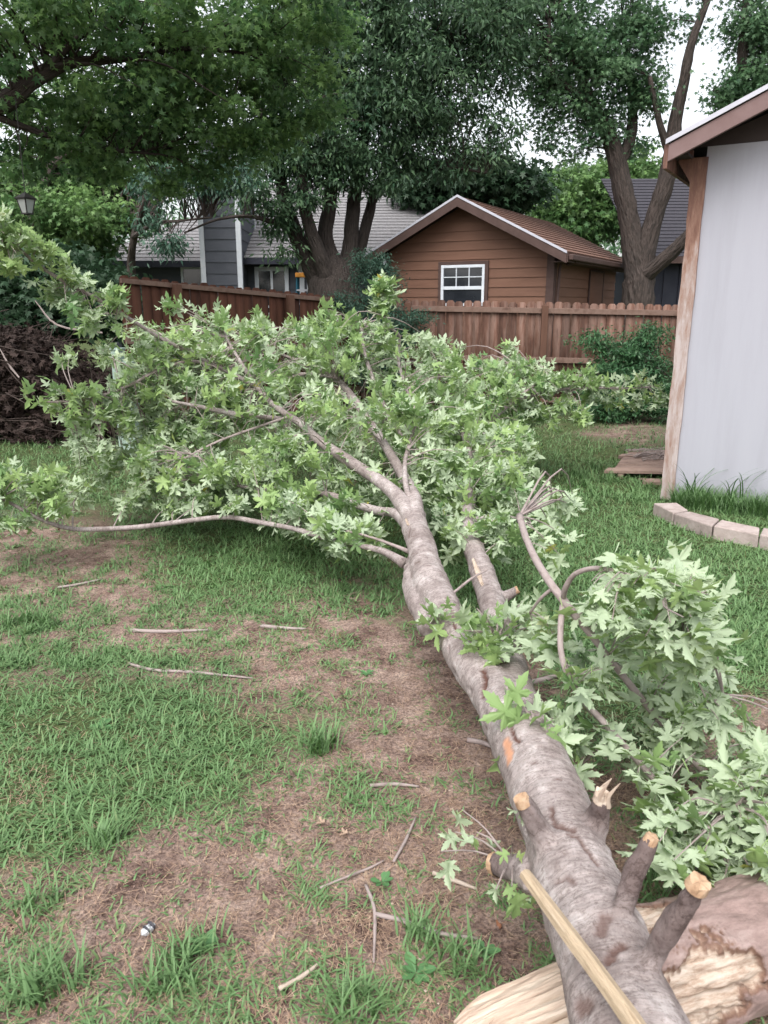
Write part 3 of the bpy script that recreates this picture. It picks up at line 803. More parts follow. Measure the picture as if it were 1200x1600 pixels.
# ---- pale shed at the right edge -----------------------------------------------
def shed():
    A = G(1036, 780); A.z = 0
    a = R(-31)
    F = frame_at(A, a)
    t = thing('shed', 'pale grey shed with worn corner board and brown eaves at the edge of the lawn', 'shed', None, A, a)
    W, Dp, He = 3.2, 3.4, 2.68
    q = lambda x, y, z: F @ Vector((x, y, z))
    sl = math.tan(R(24)); Hp = He + W / 2 * sl
    # panels of the front wall, meeting in fine joints
    for i, (x0, x1) in enumerate(((.075, 1.22), (1.224, 2.44), (2.444, W))):
        mb = MB(); lbox(mb, F, x0, x1, 0, .03, .02, He + .08); build(mb, 'wall_panel', M['shed_wall'], t)
    mb = MB(); lbox(mb, F, .03, .06, .04, Dp, 0, He); lbox(mb, F, W - .03, W, .04, Dp, 0, He); lbox(mb, F, .06, W - .03, Dp - .03, Dp, 0, He)
    build(mb, 'wall', M['shed_wall'], t)
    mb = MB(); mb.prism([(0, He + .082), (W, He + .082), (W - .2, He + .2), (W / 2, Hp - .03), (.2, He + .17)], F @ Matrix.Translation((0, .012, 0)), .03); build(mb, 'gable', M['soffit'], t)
    # corner board: a long slightly irregular plank
    mb = MB()
    n = 24
    for i in range(n):
        z0, z1 = He * i / n + .005, He * (i + 1) / n + .005
        j = lambda z: .004 * math.sin(z * 7) + .003 * math.sin(z * 19)
        hexa(mb, [q(-.02 + j(z0), -.03, z0), q(.088 + j(z0 + 3) * .6, -.03, z0), q(.088 + j(z0 + 3) * .6, -.001, z0), q(-.02 + j(z0), -.001, z0),
                  q(-.02 + j(z1), -.03, z1), q(.088 + j(z1 + 3) * .6, -.03, z1), q(.088 + j(z1 + 3) * .6, -.001, z1), q(-.02 + j(z1), -.001, z1)])
    build(mb, 'corner_board', M['worn'], t)
    mb = MB(); lbox(mb, F, -.02, .029, .0, .11, .005, He); build(mb, 'corner_board', M['worn'], t)
    oh, of = .14, .30
    ze = He + .13 - oh * sl * .4
    zt = lambda x: He + .05 + (x + oh) * sl if x < W / 2 else He + .05 + (W + oh - x) * sl
    # roof deck, shingles, rake board, metal edge
    for s in (1, -1):
        xe = -oh if s > 0 else W + oh
        za, zb = zt(xe if s > 0 else xe), zt(W / 2)
        mb = MB(); hexa(mb, [q(xe, -of, za), q(xe, Dp + .2, za), q(W / 2, Dp + .2, zb), q(W / 2, -of, zb),
                             q(xe, -of, za + .03), q(xe, Dp + .2, za + .03), q(W / 2, Dp + .2, zb + .03), q(W / 2, -of, zb + .03)])
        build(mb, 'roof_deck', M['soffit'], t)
        mb = MB(); roof_slope(mb, q(xe - .02 * s, -of - .03, za + .032), q(xe - .02 * s, Dp + .2, za + .032), q(W / 2, -of - .03, zb + .032), q(W / 2, Dp + .2, zb + .032), 14, th=.012, lift=.008)
        build(mb, 'shingles', M['shingle_dark'], t, kind='stuff')
        mb = MB(); hexa(mb, [q(xe, -of - .035, za - .105), q(W / 2, -of - .035, zb - .105), q(W / 2, -of - .001, zb - .105), q(xe, -of - .001, za - .105),
                             q(xe, -of - .035, za + .012), q(W / 2, -of - .035, zb + .012), q(W / 2, -of - .001, zb + .012), q(xe, -of - .001, za + .012)])
        build(mb, 'rake_board', M['shed_fascia'], t, bevel=.003)
        mb = MB(); hexa(mb, [q(xe - .02 * s, -of - .05, za + .014), q(W / 2, -of - .05, zb + .014), q(W / 2, -of - .036, zb + .014), q(xe - .02 * s, -of - .036, za + .014),
                             q(xe - .02 * s, -of - .05, za + .048), q(W / 2, -of - .05, zb + .048), q(W / 2, -of - .036, zb + .048), q(xe - .02 * s, -of - .036, za + .048)])
        build(mb, 'metal_edge', M['metal'], t)
        # eave board
        mb = MB(); lbox(mb, F, min(xe, xe - .03 * s), max(xe, xe - .03 * s), -of - .03, Dp + .2, za - .15, za + .012)
        build(mb, 'eave_board', M['worn'], t)
    # flat bracket below the overhang at the visible corner
    mb = MB(); mb.prism([(-oh + .02, He - .02), (-.022, He - .17), (-.022, He + .06), (-oh + .02, He + .03)], F @ Matrix.Translation((0, -.03, 0)), .04)
    build(mb, 'bracket', M['worn'], t)
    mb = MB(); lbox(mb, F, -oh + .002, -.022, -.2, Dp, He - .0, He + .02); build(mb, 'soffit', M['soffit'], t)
    return F, A
SHED_F, SHED_A = shed()

# ---- concrete edging blocks beside the shed -----------------------------------
def edging():
    c5 = lambda x, y: (900 + x / 4, 560 + y / 4)
    tops = [[(485,905),(630,903),(700,948),(608,966)], [(617,969),(708,953),(896,1004),(850,1046)],
            [(862,1048),(908,1010),(1148,1056),(1143,1100)], [(1150,1104),(1172,1058),(1420,1105),(1420,1165)]]
    words = ['pinkish concrete edging block lying closest to the foot of the shed corner board',
             'pinkish concrete edging block laid second from the shed corner, between two others',
             'pinkish concrete edging block laid third from the shed corner in front of tall grass',
             'concrete edging block cut off by the right edge of the photo']
    for tp, w in zip(tops, words):
        P = [G(*c5(*p), .10) for p in tp]
        c = sum(P, Vector()) / 4
        bot = [c + (p - c) * 1.03 for p in P]
        mb = MB(); hexa(mb, [Vector((p.x, p.y, -.03)) for p in bot][::-1] + [Vector((p.x, p.y, p.z + random.uniform(-.004, .004))) for p in P][::-1])
        o = build(mb, 'edging_block', M['block'], bevel=.008)
        tag(o, w, 'block', 'edging blocks in front of the shed')
edging()

# ---- weathered ramp with twigs -------------------------------------------------
def ramp_boards():
    c5 = lambda x, y: (900 + x / 4, 560 + y / 4)
    a, b, c, d = [G(*c5(*p), .085) for p in ((205, 703), (330, 582), (600, 575), (600, 706))]
    t = thing('wooden_ramp', 'low weathered wooden ramp in the grass behind the shed corner board', 'ramp', None, ((a.x + c.x) / 2, (a.y + c.y) / 2, 0))
    n = 7
    for i in range(n):
        k0, k1 = i / n + .006, (i + 1) / n - .006
        p = [a.lerp(b, k0), d.lerp(c, k0), d.lerp(c, k1), a.lerp(b, k1)]
        j = Vector((random.uniform(-.06, .04), 0, random.uniform(-.006, .006)))
        p[0] += j; p[3] += j * .8
        mb = MB(); hexa(mb, [v - Vector((0, 0, .03)) for v in p] + p); build(mb, 'plank', M['board_grey'], t, bevel=.003)
    e, f = G(*c5(408, 770), .02), G(*c5(600, 776), .02)
    mb = MB(); hexa(mb, [Vector((e.x, e.y - .05, -.03)), Vector((f.x, f.y - .05, -.03)), Vector((f.x, f.y + .09, -.03)), Vector((e.x, e.y + .09, -.03)),
                         Vector((e.x, e.y - .05, .035)), Vector((f.x, f.y - .05, .035)), Vector((f.x, f.y + .09, .035)), Vector((e.x, e.y + .09, .035))]); build(mb, 'step', M['board_grey'], t, bevel=.004)
    mb = MB()
    for x in (.15, .85):
        p, r = a.lerp(d, x), b.lerp(c, x)
        hexa(mb, [Vector((p.x, p.y, -.02)), Vector((p.x + .05, p.y, -.02)), Vector((r.x + .05, r.y, -.02)), Vector((r.x, r.y, -.02)),
                  Vector((p.x, p.y, .054)), Vector((p.x + .05, p.y, .054)), Vector((r.x + .05, r.y, .054)), Vector((r.x, r.y, .054))])
    build(mb, 'joist', M['board_grey'], t)
    mb = MB()
    for k in range(46):
        q0 = G(*c5(random.uniform(300, 540), random.uniform(575, 640)), .095)
        an = random.gauss(-.35, .55); l = random.uniform(.08, .28)
        e2 = q0 + Vector((math.cos(an) * l, math.sin(an) * l * .7, random.uniform(-.0, .05)))
        md = (q0 + e2) / 2 + Vector((random.uniform(-.02, .02), random.uniform(-.02, .02), .015))
        tube(mb, [q0, md, e2], [.006, .005, .002], 5, 2)
    o = build(mb, 'twig_pile', M['twig']); tag(o, 'loose heap of thin dead twigs on the wooden ramp', 'twig pile', kind='stuff')
ramp_boards()

# ---- pale green boxes behind the branches at left --------------------------------
def utility():
    t = thing('utility_box', 'pale green utility box half hidden behind fallen leaves near the brush pile', 'utility box', None, D(186, 560, 8.4).xy.to_3d())
    p0, p1 = D(172, 548, 8.4), D(188, 590, 8.4)
    p2, p3 = D(187, 565, 8.4), D(206, 590, 8.4)
    I = Matrix.Identity(4)
    mb = MB(); lbox(mb, I, p0.x, p1.x, 8.4, 8.62, 0, p0.z); build(mb, 'cabinet', M['utility'], t, bevel=.01)
    mb = MB(); lbox(mb, I, p2.x, p3.x, 8.36, 8.6, 0, p2.z); build(mb, 'cabinet', M['utility'], t, bevel=.01)
    mb = MB(); lbox(mb, I, p0.x - .012, p1.x + .012, 8.39, 8.63, p0.z + .002, p0.z + .022); build(mb, 'lid', M['utility'], t, bevel=.004)
utility()

# ---- lantern hanging from the tree ---------------------------------------------
def lantern():
    c = D(41, 318, 8.2); s = mpp(c)
    t = thing('lantern', 'black metal lantern with frosted panes hanging among the leaves', 'lantern', None, c)
    def ring(z, r0): return [(c.x + r0 * math.cos(a), c.y + r0 * math.sin(a), z) for a in (R(20), R(110), R(200), R(290))]
    w1, w0 = 13 * s, 7.5 * s; z1, z0 = c.z + 8 * s, c.z - 14 * s
    # roof
    mb = MB(); r1 = ring(z1, w1 * 1.25); mb.add(r1 + [(c.x, c.y, z1 + 9 * s)] + ring(z1 - 2 * s, w1 * 1.2), [(0,1,4),(1,2,4),(2,3,4),(3,0,4),(8,7,6,5),(0,5,6,1),(1,6,7,2),(2,7,8,3),(3,8,5,0)])
    build(mb, 'cap', M['iron'], t)
    mb = MB(); hexa(mb, [Vector(v) for v in ring(z0 - 2 * s, w0 * 1.2)] + [Vector(v) for v in ring(z0, w0 * 1.2)]); build(mb, 'base', M['iron'], t)
    for a, b in zip(ring(z1 - 2 * s, w1), ring(z0, w0)):
        mb = MB(); tube(mb, [a, b], [1.1 * s] * 2, 4, 1); build(mb, 'bar', M['iron'], t)
    T, B = ring(z1 - 2.2 * s, w1 * .93), ring(z0 + .001, w0 * .93)
    for i in range(4):
        j = (i + 1) % 4; mb = MB(); e = Vector((0, 0, 0))
        a, b, cc, d = Vector(B[i]), Vector(B[j]), Vector(T[j]), Vector(T[i]); nn = (b - a).cross(d - a).normalized() * .003
        hexa(mb, [a, b, b + nn, a + nn, d, cc, cc + nn, d + nn]); build(mb, 'pane', M['glass_lantern'], t)
    mb = MB(); tube(mb, [(c.x, c.y, z1 + 8 * s), (c.x, c.y, z1 + 14 * s), (c.x + .01, c.y, z1 + .9)], [.006, .004, .004], 6, 2); build(mb, 'hanging_wire', M['iron'], t)
lantern()

# ================================================================== LEAVES
def maple_template(droop, cup, petiole=.45, teeth=True):
    half = [(.20, .03), (.30, -.02), (.34, .05), (.47, .05), (.36, .13), (.30, .175), (.20, .235), (.30, .29), (.40, .295), (.43, .37), (.56, .395), (.55, .47), (.69, .60),
            (.52, .56), (.475, .60), (.36, .535), (.30, .55), (.115, .43), (.12, .53), (.20, .665), (.145, .69), (.19, .80), (.11, .79), (.085, .89)]
    if not teeth: half = [(.40, .01), (.18, .19), (.60, .52), (.12, .41), (.20, .70)]
    out = [(0, 0)] + half + [(0, 1.0)] + [(-x, y) for x, y in half[::-1]]
    pts = [(0, .32)] + out
    V = []
    for x, y in pts:
        z = cup * abs(x) - .22 * y * y + .05 * math.sin(9 * x + 5 * y)
        # droop the blade about its base
        cy, sy = math.cos(droop), math.sin(droop)
        x *= .88; V.append((x, petiole + y * cy + z * sy, -y * sy + z * cy))
    n = len(out)
    F = [(0, 1 + i, 1 + (i + 1) % n) for i in range(n)]
    if petiole > 0:
        b = len(V); w = .016
        V += [(-w, 0, 0), (w, 0, 0), (w, petiole * .6, .03), (-w, petiole * .6, .03), (0, petiole, 0)]
        F += [(b, b + 1, b + 2), (b, b + 2, b + 3), (b + 3, b + 2, b + 4)]
    return np.array(V), np.array(F)
def lance_template(k=1):
    V = np.array([(0, 0, 0), (.17, .35, -.03), (0, .4, .02), (-.17, .35, -.03), (0, 1, -.18)])
    F = np.array([(0, 1, 2), (0, 2, 3), (1, 4, 2), (2, 4, 3)])
    return V, F
def star_template():
    V = np.array([(0, .3, 0), (0, 0, 0), (.45, .05, -.05), (.2, .25, 0), (.55, .6, -.08), (.15, .5, 0), (0, 1, -.15), (-.15, .5, 0), (-.55, .6, -.08), (-.2, .25, 0), (-.45, .05, -.05)])
    F = np.array([(0, 1, 2), (0, 2, 3), (0, 3, 4), (0, 4, 5), (0, 5, 6), (0, 6, 7), (0, 7, 8), (0, 8, 9), (0, 9, 10), (0, 10, 1)])
    return V, F
T_NEAR = [maple_template(R(20), .12), maple_template(R(50), -.15), maple_template(R(75), .25), maple_template(R(35), .35)]
T_LANCE, T_STAR = lance_template(), star_template()

def norm(v): return v / (np.linalg.norm(v, axis=-1, keepdims=True) + 1e-9)
def orient(tip, up):
    """rotation matrices with Y along tip and Z near up"""
    y = norm(tip); x = norm(np.cross(y, up)); z = np.cross(x, y)
    return np.stack([x, y, z], -1)
def scatter(mb, tmpl, P, Rm, s, tone):
    tv, tf = tmpl
    n = len(P)
    if n == 0: return
    V = P[:, None] + s[:, None, None] * np.einsum('nij,vj->nvi', Rm, tv)
    F = tf[None] + (np.arange(n) * len(tv))[:, None, None]
    mb.add(V.reshape(-1, 3), F.reshape(-1, tf.shape[1]), tone=np.repeat(tone, len(tv)))

def clear_limbs(P, net, share=.88):
    """leaves are sparse right over a thick limb"""
    px, py, d = proj(P); lx, ly, ld = proj(net[:, :3]); lw = net[:, 3] / ld * 1200 + 8
    keep = np.ones(len(P), bool)
    for i in range(len(P)):
        m = (np.abs(lx - px[i]) < lw) & (np.abs(ly - py[i]) < lw) & (ld > d[i] - .02) & (ld < d[i] + 1.4)
        if m.any() and random.random() < share: keep[i] = False
    return keep
# ================================================================== BACKGROUND TREES
def leaf_cloud(mb, tmpl, centers, rad, n_per, size, tone0, droop=.5, flat=.5, var=.20, clear=None):
    """leaves round each clump centre; clumps vary in tone, leaf tips fall"""
    k = len(centers)
    N = k * n_per
    c = np.repeat(centers, n_per, 0); r = np.repeat(rad, n_per)
    g = rng.normal(size=(N, 3)) * .5
    g[:, 2] *= flat
    P = c + g * r[:, None]
    tip = norm(g + rng.normal(size=(N, 3)) * .8) + np.array([0, 0, -droop])
    up = np.array([0, 0, 1.0]) + rng.normal(size=(N, 3)) * .55
    s = size * rng.uniform(.65, 1.25, N)
    tone = np.clip(np.repeat(rng.normal(tone0, var, k), n_per) + rng.normal(0, .13, N), 0, .9)
    Rm = orient(tip, up)
    if clear is not None:
        kp = clear_limbs(P, clear, .75); P, Rm, s, tone = P[kp], Rm[kp], s[kp], tone[kp]
    scatter(mb, tmpl, P, Rm, s, tone)
def blob_centers(bl, floor=.4):
    """bl: (px, py, Y, rx_px, ry_px, n[, depth radius m]) -> clump centres"""
    out = []
    for b in bl:
        px, py, Y, rx, ry, n = b[:6]
        c = D(px, py, Y); m = mpp(c)
        rz = b[6] if len(b) > 6 else (rx + ry) * .5 * m * .8
        u = norm(rng.normal(size=(n, 3))) * (rng.random((n, 1)) ** .42)
        P = np.array(c)[None] + u * np.array([rx * m, rz, ry * m])
        P[:, 2] = np.maximum(P[:, 2], floor)
        out.append(P)
    return np.vstack(out)
def branchlets(mb, centers, net, rmax=.02, sag=.1, seg=4):
    net = np.array(net)
    for c in centers:
        d = np.linalg.norm(net[:, :3] - c, axis=1) + .5 * np.maximum(0, net[:, 2] - c[2])
        i = int(np.argmin(d + rng.uniform(0, .5, len(d)))); a = net[i, :3]
        L = np.linalg.norm(c - a)
        if L < .05 or L > 1.9: continue
        r = min(rmax, net[i, 3] * .6, .006 + .008 * L)
        mid = a + (c - a) * .5 + np.array([rng.normal() * .08 * L, rng.normal() * .08 * L, sag * L])
        tube(mb, [a, mid, c], [r, r * .65, r * .25], seg, 3, caps=False)
def tree(label, base, limbs, blobs, tmpl, lm, bm, n_per, size, clump=.45, tone=.45, droop=.5, wob=.16, twig_share=1.0, name='tree', seg=10, group=None, var=.20, clear=0):
    t = thing(name, label, 'tree', group, (base[0], base[1], 0))
    net = []
    mbt = MB()
    for i, l in enumerate(limbs):
        P, r = tube(mbt if i == 0 else (mb := MB()), [p[:3] for p in l], [p[3] for p in l], 16 if i == 0 else seg, 5, wob=wob)
        net += [list(p) + [q] for p, q in zip(P, r)]
        if i: build(mb, 'limb', bm, t, smooth=True)
    build(mbt, 'trunk', bm, t, smooth=True)
    net_c = np.array(net[:clear]) if clear else None
    C = blob_centers(blobs)
    sel = C[rng.random(len(C)) < twig_share]
    mb = MB(); branchlets(mb, sel, net)
    build(mb, 'twigs', bm, t, kind='stuff')
    mb = MB()
    leaf_cloud(mb, tmpl, C, np.full(len(C), clump) * rng.uniform(.7, 1.3, len(C)), n_per, size, tone, droop, var=var, clear=net_c)
    build(mb, 'crown', lm, t, kind='stuff', smooth=True)
    return t
def L_(pts):
    """limb from (px, py, Y, width px) to world points with radius"""
    o = []
    for px, py, Y, w in pts:
        p = D(px, py, Y); o.append((p.x, p.y, p.z, w * .5 * mpp(p)))
    return o
def root(px, Y, w):
    p = D(px, 470, Y); return (p.x, Y, -.1, w * .5 * mpp(p))

# big many-stemmed tree behind the fence, centre
Y = 16.5
b0 = root(522, Y, 92)
tree('large dark leafy tree with several spreading trunks behind the wooden fence corner', b0,
     [[b0] + L_([(521, 455, Y, 80), (520, 425, Y, 62), (514, 395, Y, 30), (508, 365, Y, 24), (515, 320, Y, 21), (520, 250, Y, 18), (512, 120, Y, 12), (505, 20, Y, 8)]),
      L_([(508, 448, Y, 44), (482, 405, Y - .1, 32), (462, 365, Y - .2, 26), (446, 320, Y - .3, 23), (436, 270, Y - .4, 18), (405, 170, Y - .6, 11), (380, 90, Y - .6, 7)]),
      L_([(514, 440, Y - .2, 34), (498, 395, Y - .4, 24), (482, 350, Y - .5, 20), (472, 290, Y - .7, 17), (468, 180, Y - .9, 10)]),
      L_([(535, 445, Y, 44), (545, 400, Y + .1, 27), (550, 350, Y + .2, 23), (556, 290, Y + .3, 20), (575, 180, Y + .3, 14), (590, 60, Y + .3, 8)]),
      L_([(542, 442, Y, 34), (560, 400, Y + .3, 20), (574, 345, Y + .4, 17), (590, 290, Y + .5, 14), (640, 200, Y + .5, 10), (690, 110, Y + .5, 6)]),
      L_([(448, 352, Y - .3, 10), (423, 346, Y - .8, 8), (389, 338, Y - 1.2, 6), (340, 343, Y - 1.6, 4), (288, 364, Y - 2, 2.5)]),
      L_([(585, 300, Y + .4, 10), (640, 270, Y + .2, 7), (700, 262, Y, 5), (760, 270, Y - .1, 3)])],
     [(500, 60, Y, 140, 120, 150), (640, 70, Y, 140, 140, 190), (745, 30, Y, 90, 76, 64), (770, 110, Y, 46, 40, 18), (775, 190, Y, 50, 46, 12), (740, 240, Y, 50, 22, 8), (560, 190, Y - .3, 120, 70, 100), (660, 185, Y, 90, 64, 64),
      (450, 235, Y - .6, 80, 44, 56), (600, -140, Y, 260, 110, 90), (700, 262, Y, 60, 16, 14), (620, 250, Y, 60, 20, 18), (440, 352, Y - .6, 20, 22, 9),
      (520, 268, Y - .3, 70, 26, 26), (475, 300, Y - .7, 40, 22, 10), (600, 282, Y - .3, 40, 18, 9), (400, 300, Y - 1, 40, 30, 14), (440, 395, Y - .6, 14, 12, 3)],
     T_LANCE, M['leaf_t1'], M['bark_tree'], 74, .135, .36, .5, droop=.55, var=.26)
# its low hanging blue-green boughs at the left, over the roof of the grey house
Y = 14.0
b0 = root(205, Y + 2, 14)
tree('slender tree with drooping blue green leaves hanging in front of the grey house roof', b0,
     [[b0] + L_([(206, 440, Y + 2, 13), (208, 380, Y + 1.6, 11), (225, 320, Y + 1.2, 9), (250, 280, Y + .8, 7), (280, 250, Y + .5, 4)]),
      L_([(208, 370, Y + 1.5, 8), (240, 350, Y + .8, 6), (280, 345, Y + .3, 4), (330, 340, Y, 3)])],
     [(300, 285, Y, 66, 26, 32), (350, 268, Y, 56, 28, 32), (268, 384, Y, 32, 12, 12), (238, 290, Y + .6, 36, 36, 18), (235, 350, Y + .4, 20, 14, 5)],
     T_LANCE, M['leaf_juniper'], M['bark_far'], 36, .115, .30, .6, droop=.8)

# low dark round tree behind the garage
Y = 23
b0 = root(740, Y, 26)
tree('dense nearly black low tree rounding up behind the garage roof', b0,
     [[b0] + L_([(740, 380, Y, 24), (735, 320, Y, 18), (720, 280, Y, 10)])],
     [(735, 285, Y, 110, 34, 150), (690, 300, Y, 70, 34, 50), (800, 300, Y, 52, 30, 40)],
     T_STAR, M['leaf_dark'], M['bark_tree'], 56, .19, .55, .4)

# pale green tree further back
Y = 30
b0 = root(925, Y, 20)
tree('light green rounded tree far back between the garage roof and the forked trunk', b0,
     [[b0] + L_([(925, 400, Y, 18), (928, 330, Y, 12), (930, 280, Y, 7)])],
     [(920, 315, Y, 88, 60, 170, 2.2), (985, 300, Y, 60, 70, 80, 2.2), (890, 350, Y, 60, 40, 60, 2), (1060, 320, Y + 2, 60, 50, 50, 2)],
     T_STAR, M['leaf_t4'], M['bark_far'], 64, .18, .6, .5, var=.25)

# forked tree at right
Y = 17.5
b0 = root(994, Y, 56)
tree('tall forked tree with rough brown trunks and sky gaps in its crown at right', b0,
     [[b0] + L_([(996, 465, Y, 50), (998, 430, Y, 46), (992, 395, Y, 38), (985, 355, Y, 31), (976, 310, Y, 31), (966, 260, Y, 29), (952, 215, Y, 25), (925, 160, Y, 18), (895, 90, Y, 13), (862, 20, Y, 9)]),
      L_([(1000, 430, Y, 44), (1010, 385, Y - .1, 33), (1024, 335, Y - .2, 28), (1040, 285, Y - .3, 27), (1050, 235, Y - .3, 25), (1056, 185, Y - .3, 20), (1068, 130, Y - .4, 17), (1080, 70, Y - .4, 14), (1100, 15, Y - .4, 11), (1118, -30, Y - .4, 8)]),
      L_([(1004, 432, Y - .1, 30), (1030, 412, Y - .4, 23), (1060, 385, Y - .7, 21), (1090, 352, Y - 1, 16), (1150, 300, Y - 1.2, 10)]),
      L_([(968, 255, Y, 20), (985, 215, Y + .1, 18), (988, 150, Y + .2, 13), (975, 60, Y + .3, 8)]),
      L_([(940, 190, Y, 14), (905, 150, Y - .2, 10), (862, 110, Y - .3, 8), (858, 30, Y - .3, 6)]),
      L_([(1046, 240, Y - .3, 14), (1030, 190, Y - .4, 10), (1015, 120, Y - .5, 7)])],
     [(880, 70, Y, 95, 80, 84), (960, 110, Y, 75, 76, 64), (930, 190, Y, 56, 30, 22), (1005, 150, Y, 36, 50, 16), (800, 30, Y, 60, 60, 30), (950, -80, Y, 150, 70, 50),
      (1010, 40, Y, 40, 50, 20), (870, 155, Y, 56, 34, 18), (985, 232, Y, 30, 14, 4), (830, 120, Y, 44, 50, 16), (845, 205, Y, 40, 26, 8), (1080, 40, Y, 24, 40, 4), (900, 235, Y, 30, 14, 4)],
     T_STAR, M['leaf_t2'], M['bark_far'], 70, .095, .36, .5, var=.24)

# tree over the shed roof
Y = 16
b0 = root(1190, Y, 30)
tree('green tree showing above the shed roof in the upper right corner', b0,
     [[b0] + L_([(1185, 300, Y, 28), (1172, 200, Y, 22), (1160, 100, Y, 16), (1165, 0, Y, 10)]),
      L_([(1172, 190, Y, 14), (1140, 160, Y, 9), (1115, 140, Y, 5)])],
     [(1175, 45, Y, 50, 44, 40), (1168, 135, Y, 44, 32, 34), (1215, 100, Y, 40, 60, 30), (1200, -50, Y, 60, 50, 24), (1132, 168, Y, 18, 12, 6), (1120, 150, Y, 12, 8, 3)],
     T_STAR, M['leaf_t2'], M['bark_tree'], 60, .092, .38, .5)

# near canopy, top left; its trunk stands outside the picture
Y = 8.6
b0 = (-6.6, 8.4, -.1, .34)
tree('broad shady maple canopy filling the upper left corner above the lantern', b0,
     [[b0, (-6.5, 8.4, 1.2, .28), (-6.3, 8.45, 2.6, .24), (-5.6, 8.5, 3.5, .17)] + L_([(-20, 165, 8.5, 34), (50, 125, 8.6, 28), (110, 98, 8.8, 17), (190, 92, 9.2, 11), (290, 76, 9.6, 7), (400, 85, 10, 4)]),
      [(-6.4, 8.4, 2.6, .18), (-6.2, 8.0, 3.6, .13), (-5.2, 7.6, 4.8, .08), (-3.4, 7.4, 5.6, .05), (-1.4, 7.6, 6.0, .03)],
      L_([(60, 120, 8.6, 13), (150, 40, 8.9, 9), (280, 0, 9.4, 6), (430, -30, 10, 4)]),
      L_([(200, 72, 9.2, 7), (330, 66, 10, 5), (400, 90, 10.5, 4), (450, 130, 11, 2.5)]),
      L_([(-10, 180, 8.5, 13), (70, 210, 8.8, 9), (150, 232, 9.2, 6), (240, 240, 9.8, 4)])],
     [(60, 40, 8.6, 120, 60, 37, 1.4), (200, 50, 9.2, 120, 80, 50, 1.5), (340, 60, 9.8, 110, 90, 55, 1.5), (60, 170, 8.8, 100, 46, 22, 1.2), (200, 160, 9.4, 110, 50, 34, 1.2),
      (330, 170, 10, 100, 56, 34, 1.3), (450, 120, 10.6, 70, 80, 34, 1.3), (60, 240, 9, 70, 26, 6, 1), (470, 20, 10.4, 90, 60, 26, 1.4), (250, -150, 9, 360, 90, 33, 2),
      (300, 220, 10, 70, 26, 9, 1), (500, 185, 11, 34, 24, 5, .8), (120, 228, 9, 60, 16, 5, .8), (180, 262, 9.4, 26, 20, 4, .4), (255, 285, 10, 24, 24, 5, .4), (330, 262, 10.2, 30, 26, 6, .4), (400, 235, 10.4, 26, 24, 5, .4), (30, 262, 8.8, 30, 18, 4, .4), (440, 205, 10.6, 30, 30, 7, .5)],
     T_STAR, M['leaf_t3'], M['bark_tree'], 78, .078, .25, .50, twig_share=.8, var=.26, clear=46)

# brighter trees behind, left, with crooked bare limbs
Y = 17
b0 = root(60, Y, 34)
tree('lighter green tree with a crooked bare limb behind the brush pile', b0,
     [[b0] + L_([(62, 440, Y, 30), (70, 390, Y, 24), (110, 360, Y, 13), (150, 343, Y, 11), (175, 344, Y, 9), (205, 335, Y, 7), (240, 338, Y, 4)]),
      L_([(66, 420, Y, 24), (58, 340, Y, 18), (80, 262, Y, 12), (112, 236, Y, 8), (150, 215, Y, 5)]),
      L_([(160, 343, Y, 6), (190, 350, Y, 4), (214, 352, Y, 2)])],
     [(60, 290, Y + 1, 110, 60, 90), (160, 270, Y + 1, 100, 50, 90), (90, 370, Y + 1.4, 110, 44, 80), (190, 320, Y + 1.6, 60, 40, 44), (250, 250, Y + 1, 60, 40, 36), (20, 420, Y + 1, 70, 30, 40), (90, 400, Y + 1, 50, 22, 24), (140, 180, Y + 1, 180, 50, 60), (100, 330, Y - .6, 110, 40, 50), (60, 360, Y - .6, 60, 30, 16)],
     T_STAR, M['leaf_t4'], M['bark_far'], 70, .11, .38, .36, var=.28)
b0 = root(-40, 12.6, 40)
tree('dark hedge tree at the left edge standing behind the brush pile', b0,
     [[b0] + L_([(-40, 440, 12.6, 36), (-30, 380, 12.6, 26), (-10, 320, 12.6, 14)])],
     [(50, 425, 12.2, 110, 34, 130, .9), (-20, 450, 12, 90, 60, 90, .9), (130, 440, 12.0, 40, 26, 44, .5), (70, 480, 11.6, 120, 44, 110, .7), (165, 470, 11.2, 28, 40, 40, .4)],
     T_STAR, M['leaf_dark'], M['bark_tree'], 50, .11, .36, .5)

# far woods closing the gaps low on the horizon
def woods():
    mb = MB()
    C = []
    for k in range(900):
        ang = rng.uniform(-.75, .75); d = rng.uniform(40, 50)
        C.append((math.sin(ang) * d, math.cos(ang) * d, abs(rng.normal(0, 1)) * 3.0 + .5))
    C = np.array(C); C[:, 2] = np.minimum(C[:, 2], 6.0)
    leaf_cloud(mb, T_LANCE, C, np.full(len(C), 1.6), 50, .5, .45)
    o = build(mb, 'far_woods', M['leaf_t2']); tag(o, 'distant line of green woods behind the houses', 'woods', kind='stuff')
woods()

